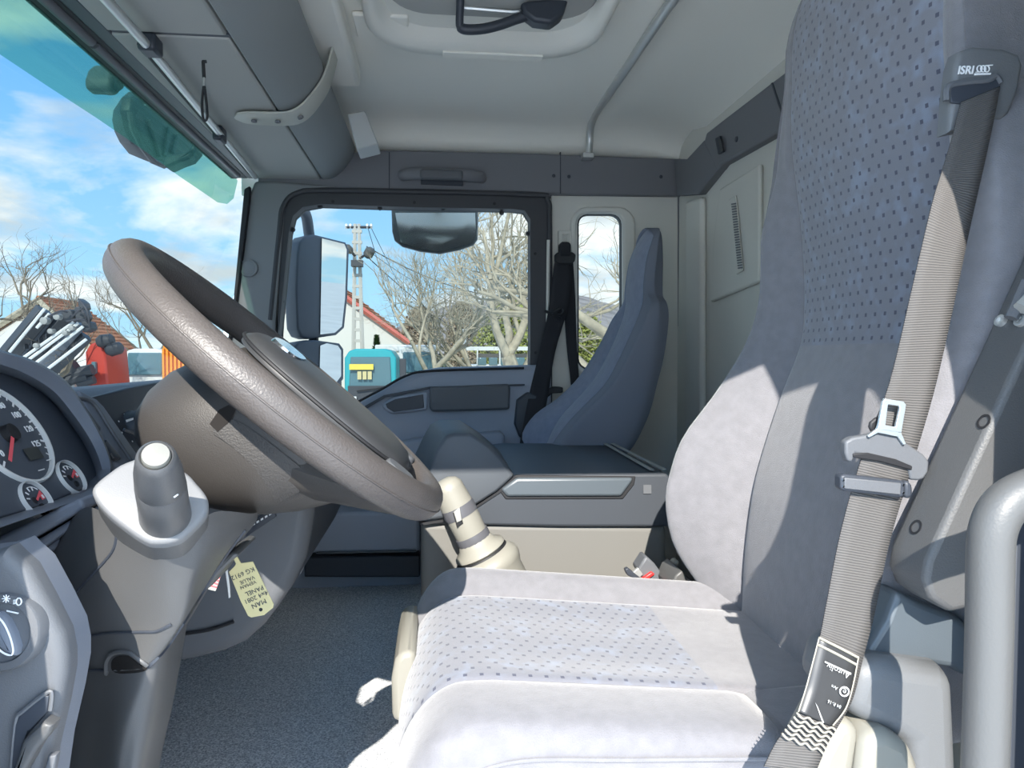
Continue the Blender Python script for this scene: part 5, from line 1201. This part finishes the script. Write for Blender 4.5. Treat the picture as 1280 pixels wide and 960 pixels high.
# ---- houses
def house(name, label, A, B, C, D, eave, ridge_pt0, ridge_pt1, mw, over=.3, chim=None):
    """A,B,C,D ground corners; eave height; ridge end points"""
    h = thing(name, label, 'house', (A + B + C + D) / 4)
    up = V((0, 0, eave - A.z)); q = [A, B, C, D]
    m_ = MB(); m_.loft([q, [p + up for p in q]]); m_.build('walls', mw, h)
    r0, r1 = ridge_pt0, ridge_pt1; e = [p + up for p in q]
    mg = MB(); mg.prism([e[0], e[1], r0], (r1 - r0) * .02); mg.build('gable', mw, h)
    mg = MB(); mg.prism([e[3], e[2], r1], (r0 - r1) * .02); mg.build('gable', mw, h)
    ax = (r1 - r0).normalized() * over
    for a, b in ((e[0], e[3]), (e[1], e[2])):
        d0 = (a - r0).normalized() * over
        pts = [r0 - ax, r1 + ax, b + d0 + ax, a + d0 - ax]
        MB().prism([p + V((0, 0, .05)) for p in pts], (0, 0, .14)).build('roof_slope', M_roof, h)
        n_ = 14
        for k in range(n_):
            t = (k + .5) / n_; s0 = pts[0].lerp(pts[3], t); s1 = pts[1].lerp(pts[2], t)
            MB().tube([s0 + V((0, 0, .21)), s1 + V((0, 0, .21))], .055, 5).build('tile_row', M_roof, h)
    for a in (e[0], e[1]):
        MB().tube([r0 - ax * 1.05 + V((0, 0, .1)), a + (a - r0).normalized() * over - ax * 1.05 + V((0, 0, .1))], .16, 4).build('verge_board', M_vg if name == 'white_house' else M_bark2, h)
    MB().tube([r0 - ax + V((0, 0, .22)), r1 + ax + V((0, 0, .22))], .12, 6).build('ridge_cap', M_roof, h)
    return h
M_vg = mat('red_verge', (.62, .16, .12), .7)
def hp(px, py, Y): return P(px, py, Y)
R0 = P(50, 378, 38); R1 = P(100, 384, 47)
A_ = gb(-55, 38); B_ = gb(122, 34); D_ = gb(0, 47); C_ = gb(178, 43)
house('tiled_house', 'house with orange tiled roof behind the truck crane', A_, B_, C_, D_, P(122, 445, 34).z, R0, R1, M_wall)
S0 = P(402, 352, 44); S1 = P(430, 362, 60)
house('white_house', 'white gabled house with red verge behind the utility pole', gb(300, 44), gb(508, 44), gb(520, 60), gb(330, 60), P(508, 428, 44).z, S0, S1, M_wall, .25)
# ---- utility pole
up_ = thing('utility_pole', 'concrete lattice utility pole with crossarm and lamps', 'pole', gb(449, 30))
b0 = P(447.5, 445, 30); zt = P(448, 280, 30).z
for dx in (-.17, .17):
    MB().tube([V((b0.x + dx * 1.3, 30, GZ)), V((b0.x + dx * .45, 30, zt))], [.10, .075], 6).build('post', M_conc, up_)
for k in range(16):
    z = lerp(GZ + .4, zt - .3, k / 15); MB().box((b0.x - .2, 29.93, z - .06), (b0.x + .2, 30.07, z + .06)).build('rung', M_conc, up_)
MB().tube([P(432, 284, 30), P(465, 284, 30)], .06, 6).build('crossarm', M_dk, up_)
for x in (433, 438, 459, 464): MB().lathe(P(x, 284, 30), (0, 0, 1), [(-.05, .05), (.1, .06), (.14, .03)], 8).build('insulator', M_tpaint, up_)
MB().box(tuple(P(440, 334, 29.8)), tuple(P(453, 325, 29.4))).build('junction_box', M_dk, up_)
MB().tube([P(450, 323, 29.8), P(460, 316, 29.6)], .05, 6).build('lamp_arm', M_dk, up_)
MB().lathe(P(458, 322, 29.5), V((.5, -.3, .8)), [(0, .1), (.1, .2), (.35, .2), (.45, .1)], 10).build('lamp_head', M_handle, up_)
MB().tube([P(444, 320, 29.8), P(436, 311, 29.6)], .05, 6).build('lamp_arm', M_dk, up_)
MB().lathe(P(440, 316, 29.5), V((-.6, -.2, .6)), [(0, .08), (.1, .16), (.3, .16), (.4, .08)], 10).build('lamp_head', M_handle, up_)
for i, (a, b, sag) in enumerate((((458, 308), (700, 372), .8), ((456, 318), (690, 480), .6), ((458, 312), (700, 420), .7), ((464, 285), (560, 470), .2), ((460, 285), (520, 480), .2))):
    p0 = P(*a, 30); p1 = P(*b, 36 if i < 3 else 60)
    pts = [p0.lerp(p1, t) - V((0, 0, sag * 4 * t * (1 - t))) for t in [k / 12 for k in range(13)]]
    tag(MB().tube(pts, .022 if i < 2 else .013, 4).build('overhead_wire', M_line), ['upper thick wire running right from the utility pole', 'lower thick wire sloping right from the utility pole', 'thin wire between the two thick ones', 'thin wire dropping steeply from the crossarm end', 'second steep thin wire beside the crossarm end'][i], 'wire', 'overhead wires')
# ---- vehicles
def wheel(parent, x, y, r, w=.3):
    o = MB().lathe((x, y, GZ + r), (0, -1, 0), [(-w / 2, r * .8), (-w / 2, r * .97), (0, r), (w / 2, r * .97), (w / 2, r * .6), (w / 2 - .05, r * .5), (w / 2 - .05, 0)], 20).build('wheel', M_black, parent)
def cab(root, x0, x1, Y, ztop, m, dep=2.0, zwin0=None, zwin1=None, face=True):
    zb = GZ + .45; hgt = ztop - zb; n = 8
    pro = []
    q = [(x0, zb), (x0, ztop - .25), (x0 + .12, ztop - .06), (x0 + .3, ztop), (x1 - .3, ztop), (x1 - .12, ztop - .06), (x1, ztop - .25), (x1, zb)]
    mb = MB(); mb.loft([[V((x, Y + (.12 if z > zb + hgt * .55 else 0), z)) for x, z in q], [V((x, Y + .3, z)) for x, z in q], [V((x, Y + dep, z)) for x, z in q]])
    mb.build('cab_body', m, root, bevel=.04)
    z0 = zb + hgt * .52 if zwin0 is None else zwin0; z1 = ztop - .28 if zwin1 is None else zwin1
    MB().prism([V((x0 + .12, Y - .02, z0)), V((x1 - .12, Y - .02, z0)), V((x1 - .16, Y + .08, z1)), V((x0 + .16, Y + .08, z1))], (0, .08, 0)).build('windscreen', M_wgl, root, bevel=.03)
    MB().box((x0 + .1, Y - .05, zb + .1), (x1 - .1, Y + .05, zb + hgt * .42)).build('grille', M_dk, root)
    MB().box((x0 - .02, Y - .12, zb - .1), (x1 + .02, Y + .1, zb + .25)).build('bumper', M_tpaint, root, bevel=.03)
    for s in (x0 + .12, x1 - .34): MB().box((s, Y - .15, zb + .28), (s + .22, Y - .02, zb + .45)).build('headlamp', M_tpaint, root, bevel=.02)
    for s in (-1, 1):
        x = x0 - .18 if s < 0 else x1 + .18
        MB().box((x - .09, Y + .05, z0 + .05), (x + .09, Y + .15, z1 - .05)).build('door_mirror', M_dk, root, bevel=.02)
    for x in (x0 + .25, x1 - .25): wheel(root, x, Y + .9, .48)
def vx(px, Y): return P(px, 445, Y).x
def vz(py, Y): return P(500, py, Y).z
tt = thing('teal_truck', 'teal truck with a yellow board in its windscreen', 'truck', gb(465, 20))
Yt = 20; cab(tt, vx(430, Yt), vx(495, Yt), Yt, vz(436, Yt), M_teal, 2.2, vz(492, Yt), vz(446, Yt))
MB().box((vx(437, Yt), Yt - .1, vz(462, Yt)), (vx(467, Yt), Yt - .06, vz(455, Yt))).build('yellow_board', M_yel, tt)
for k in range(3):
    x = 447 + k * 6.4; MB().box((vx(x, Yt), Yt - .1, vz(474, Yt)), (vx(x + 5, Yt), Yt - .06, vz(464, Yt))).build('paper', M_paper, tt)
MB().tube([P(446, 489, Yt - .12), P(470, 486, Yt - .12), P(488, 482, Yt - .12)], .02, 5).build('wiper', M_black, tt)
wv_ = thing('white_van', 'white van cab beside the teal truck', 'van', gb(520, 26))
cab(wv_, vx(498, 26), vx(545, 26), 26, vz(432, 26), M_tpaint, 2.4, vz(466, 26), vz(440, 26))
MB().box((vx(470, 27.5), 27, vz(440, 27)), (vx(545, 27.5), 31, vz(431, 27))).build('roof_box', M_tpaint, wv_, bevel=.05)
ft = thing('flatbed_truck', 'pale flatbed truck with a ladder rack far right in the door window', 'truck', gb(620, 30))
Yf = 30
MB().box((vx(578, Yf), Yf, vz(470, Yf)), (vx(664, Yf), Yf + 2, vz(456, Yf))).build('bed', M_tpaint, ft, bevel=.04)
MB().box((vx(578, Yf), Yf + .1, vz(438, Yf)), (vx(664, Yf), Yf + .3, vz(433, Yf))).build('top_rail', M_tpaint, ft)
MB().box((vx(598, Yf), Yf + .05, vz(447, Yf)), (vx(660, Yf), Yf + .15, vz(442, Yf))).build('light_bar', M_handle, ft)
for a, b in ((597, 608), (611, 622), (626, 640), (644, 656)):
    MB().box((vx(a, Yf), Yf - .02, vz(457, Yf)), (vx(b, Yf), Yf + .05, vz(447, Yf))).build('pane', M_wgl, ft, bevel=.03)
for x in (579, 596, 624, 662): MB().box((vx(x, Yf), Yf, vz(458, Yf)), (vx(x + 1.6, Yf), Yf + .2, vz(434, Yf))).build('post', M_tpaint, ft)
for x in (590, 650): wheel(ft, vx(x, Yf), Yf + .4, .48)
pt = tag(MB().tube([gb(580, 27), P(580.5, 411, 27)], .07, 8).build('white_post', M_tpaint), 'slim white post standing beside the flatbed truck', 'post')
wc = thing('white_truck', 'white truck cab with broad blue windscreen beyond the wheel', 'truck', gb(180, 20))
cab(wc, vx(150, 20), vx(208, 20), 20, vz(436, 20), M_tpaint, 2.2, vz(468, 20), vz(441, 20))
oc = thing('orange_truck', 'orange truck body beside the white cab', 'truck', gb(220, 18))
MB().box((vx(203, 18), 18, GZ + .7), (vx(234, 18), 19.6, vz(431, 18))).build('body', M_orange, oc, bevel=.05)
for k in range(6): MB().box((vx(204 + 5 * k, 18), 17.92, GZ + .9), (vx(206.4 + 5 * k, 18), 18.02, vz(436, 18))).build('rib', M_orange, oc)
wheel(oc, vx(209, 18), 18.6, .5); wheel(oc, vx(226, 18), 18.6, .5)
rt = thing('red_crane_truck', 'red crane column and cab behind the folded boom', 'truck', gb(120, 17))
MB().prism([P(108, 500, 17), P(106, 440, 17), (P(112, 430, 17)), P(122, 427, 17), P(131, 436, 17), P(137, 500, 17)], (0, 1.2, 0)).build('column', M_redp, rt, bevel=.05)
MB().box(tuple(P(114, 467, 16.9)), tuple(P(124, 452, 17.1))).build('window', M_wgl, rt, bevel=.02)
for q in ((122, 428, 8), (133, 438, 6)): MB().lathe(P(q[0], q[1], 16.9), (1, 0, .2), [(0, .1), (.1, .16), (.3, .14), (.35, .08)], 10).build('motor', M_dk, rt)
MB().box((vx(60, 17), 17.2, GZ + .6), (vx(140, 17), 19, GZ + 1.0)).build('chassis', M_dk, rt)
for x in (70, 128): wheel(rt, vx(x, 17), 17.3, .5)
MB().box(tuple(P(88, 489, 16.8)), tuple(P(97, 478, 16.95))).build('tool_box', M_tpaint, rt)
MB().box(tuple(P(104, 488, 16.8)), tuple(P(112, 479, 16.95))).build('warning_plate', M_yel, rt)
for i, (x0, y0, x1, y1, r) in enumerate(((78, 466, 96, 458, .16), (82, 476, 110, 470, .12), (92, 468, 116, 462, .13), (74, 470, 84, 484, .14), (98, 480, 118, 474, .10))):
    MB().tube([P(x0, y0, 16.7), P(x1, y1, 16.7)], r, 8).build('valve_block', M_dk, rt)
cb = thing('folded_crane_boom', 'dark folded hydraulic crane boom leaning over the parked trucks', 'crane', gb(60, 15))
for i, (x0, y0, x1, y1, w, m) in enumerate(((8, 446, 56, 388, .20, M_dk), (18, 450, 62, 392, .14, M_dash), (34, 450, 84, 394, .17, M_dk), (48, 462, 100, 404, .15, M_dash), (56, 470, 108, 420, .15, M_dk))):
    a, b = P(x0, y0, 15 + .1 * i), P(x1, y1, 15 + .1 * i); MB().tube([a, b], w, 4).build('boom_section', m, cb, bevel=.02)
for i, (x0, y0, x1, y1) in enumerate(((12, 440, 56, 386), (28, 448, 92, 403), (34, 451, 98, 404), (42, 456, 104, 408), (56, 464, 108, 424), (46, 410, 62, 392))):
    MB().tube([P(x0, y0, 14.75), P(x1, y1, 14.75)], .03, 6).build('hydraulic_rod', M_tpaint, cb)
for x, y, r in ((56, 401, .07), (72, 396, .06), (64, 414, .05), (82, 416, .05), (46, 432, .05), (90, 410, .05)):
    MB().lathe(P(x, y, 14.7), (0, -1, 0), [(-.1, r), (.05, r), (.06, r * .7), (.06, 0)], 14).build('joint_pin', M_handle2, cb)
for q in ([(76, 388), (88, 386), (92, 396), (84, 404), (76, 400)], [(92, 384), (102, 382), (108, 396), (104, 404), (94, 402)], [(96, 372), (104, 378), (106, 386), (98, 388)], [(100, 400), (112, 402), (114, 412), (104, 416)]):
    MB().prism([P(x, y, 14.8) for x, y in q], (0, .3, 0)).build('boom_head', M_dk, cb, bevel=.03)
for i, (x0, y0, x1, y1) in enumerate(((96, 388, 108, 402), (90, 396, 104, 386), (100, 376, 112, 410), (60, 396, 84, 390), (84, 402, 112, 404))):
    MB().tube(resamp([P(x0, y0, 14.7), P((x0 + x1) / 2 + 3, (y0 + y1) / 2 - 4, 14.6), P(x1, y1, 14.7)], 4), .02, 5).build('hose', M_line, cb)
for k in range(7):
    MB().box(tuple(P(30 + k * 9, 436 - k * 4, 14.85)), tuple(P(36 + k * 9, 430 - k * 4, 15.0))).build('clamp', M_dk, cb)
MB().tube([V((vx(30, 15), 15.2, GZ + .9)), P(34, 448, 15.2)], .14, 6).build('support', M_dk, cb)
# field seen in the mirrors: pale fence and road strip behind the truck
fc = thing('field_fence', 'pale rail fence along the grass far behind the truck', 'fence', (30, 14, GZ))
for k in range(30): MB().box((8 + k * 2, 13.9 + k * .15, GZ), (8.1 + k * 2, 14 + k * .15, GZ + 1.1)).build('post', M_conc, fc)
for z in (.5, 1.0): MB().tube([V((8, 13.95, GZ + z)), V((66, 18.3, GZ + z))], .04, 5).build('rail', M_conc, fc)
MB().box((-10, 20, GZ), (160, 60, GZ + .02)).build('verge', M_field, gd)
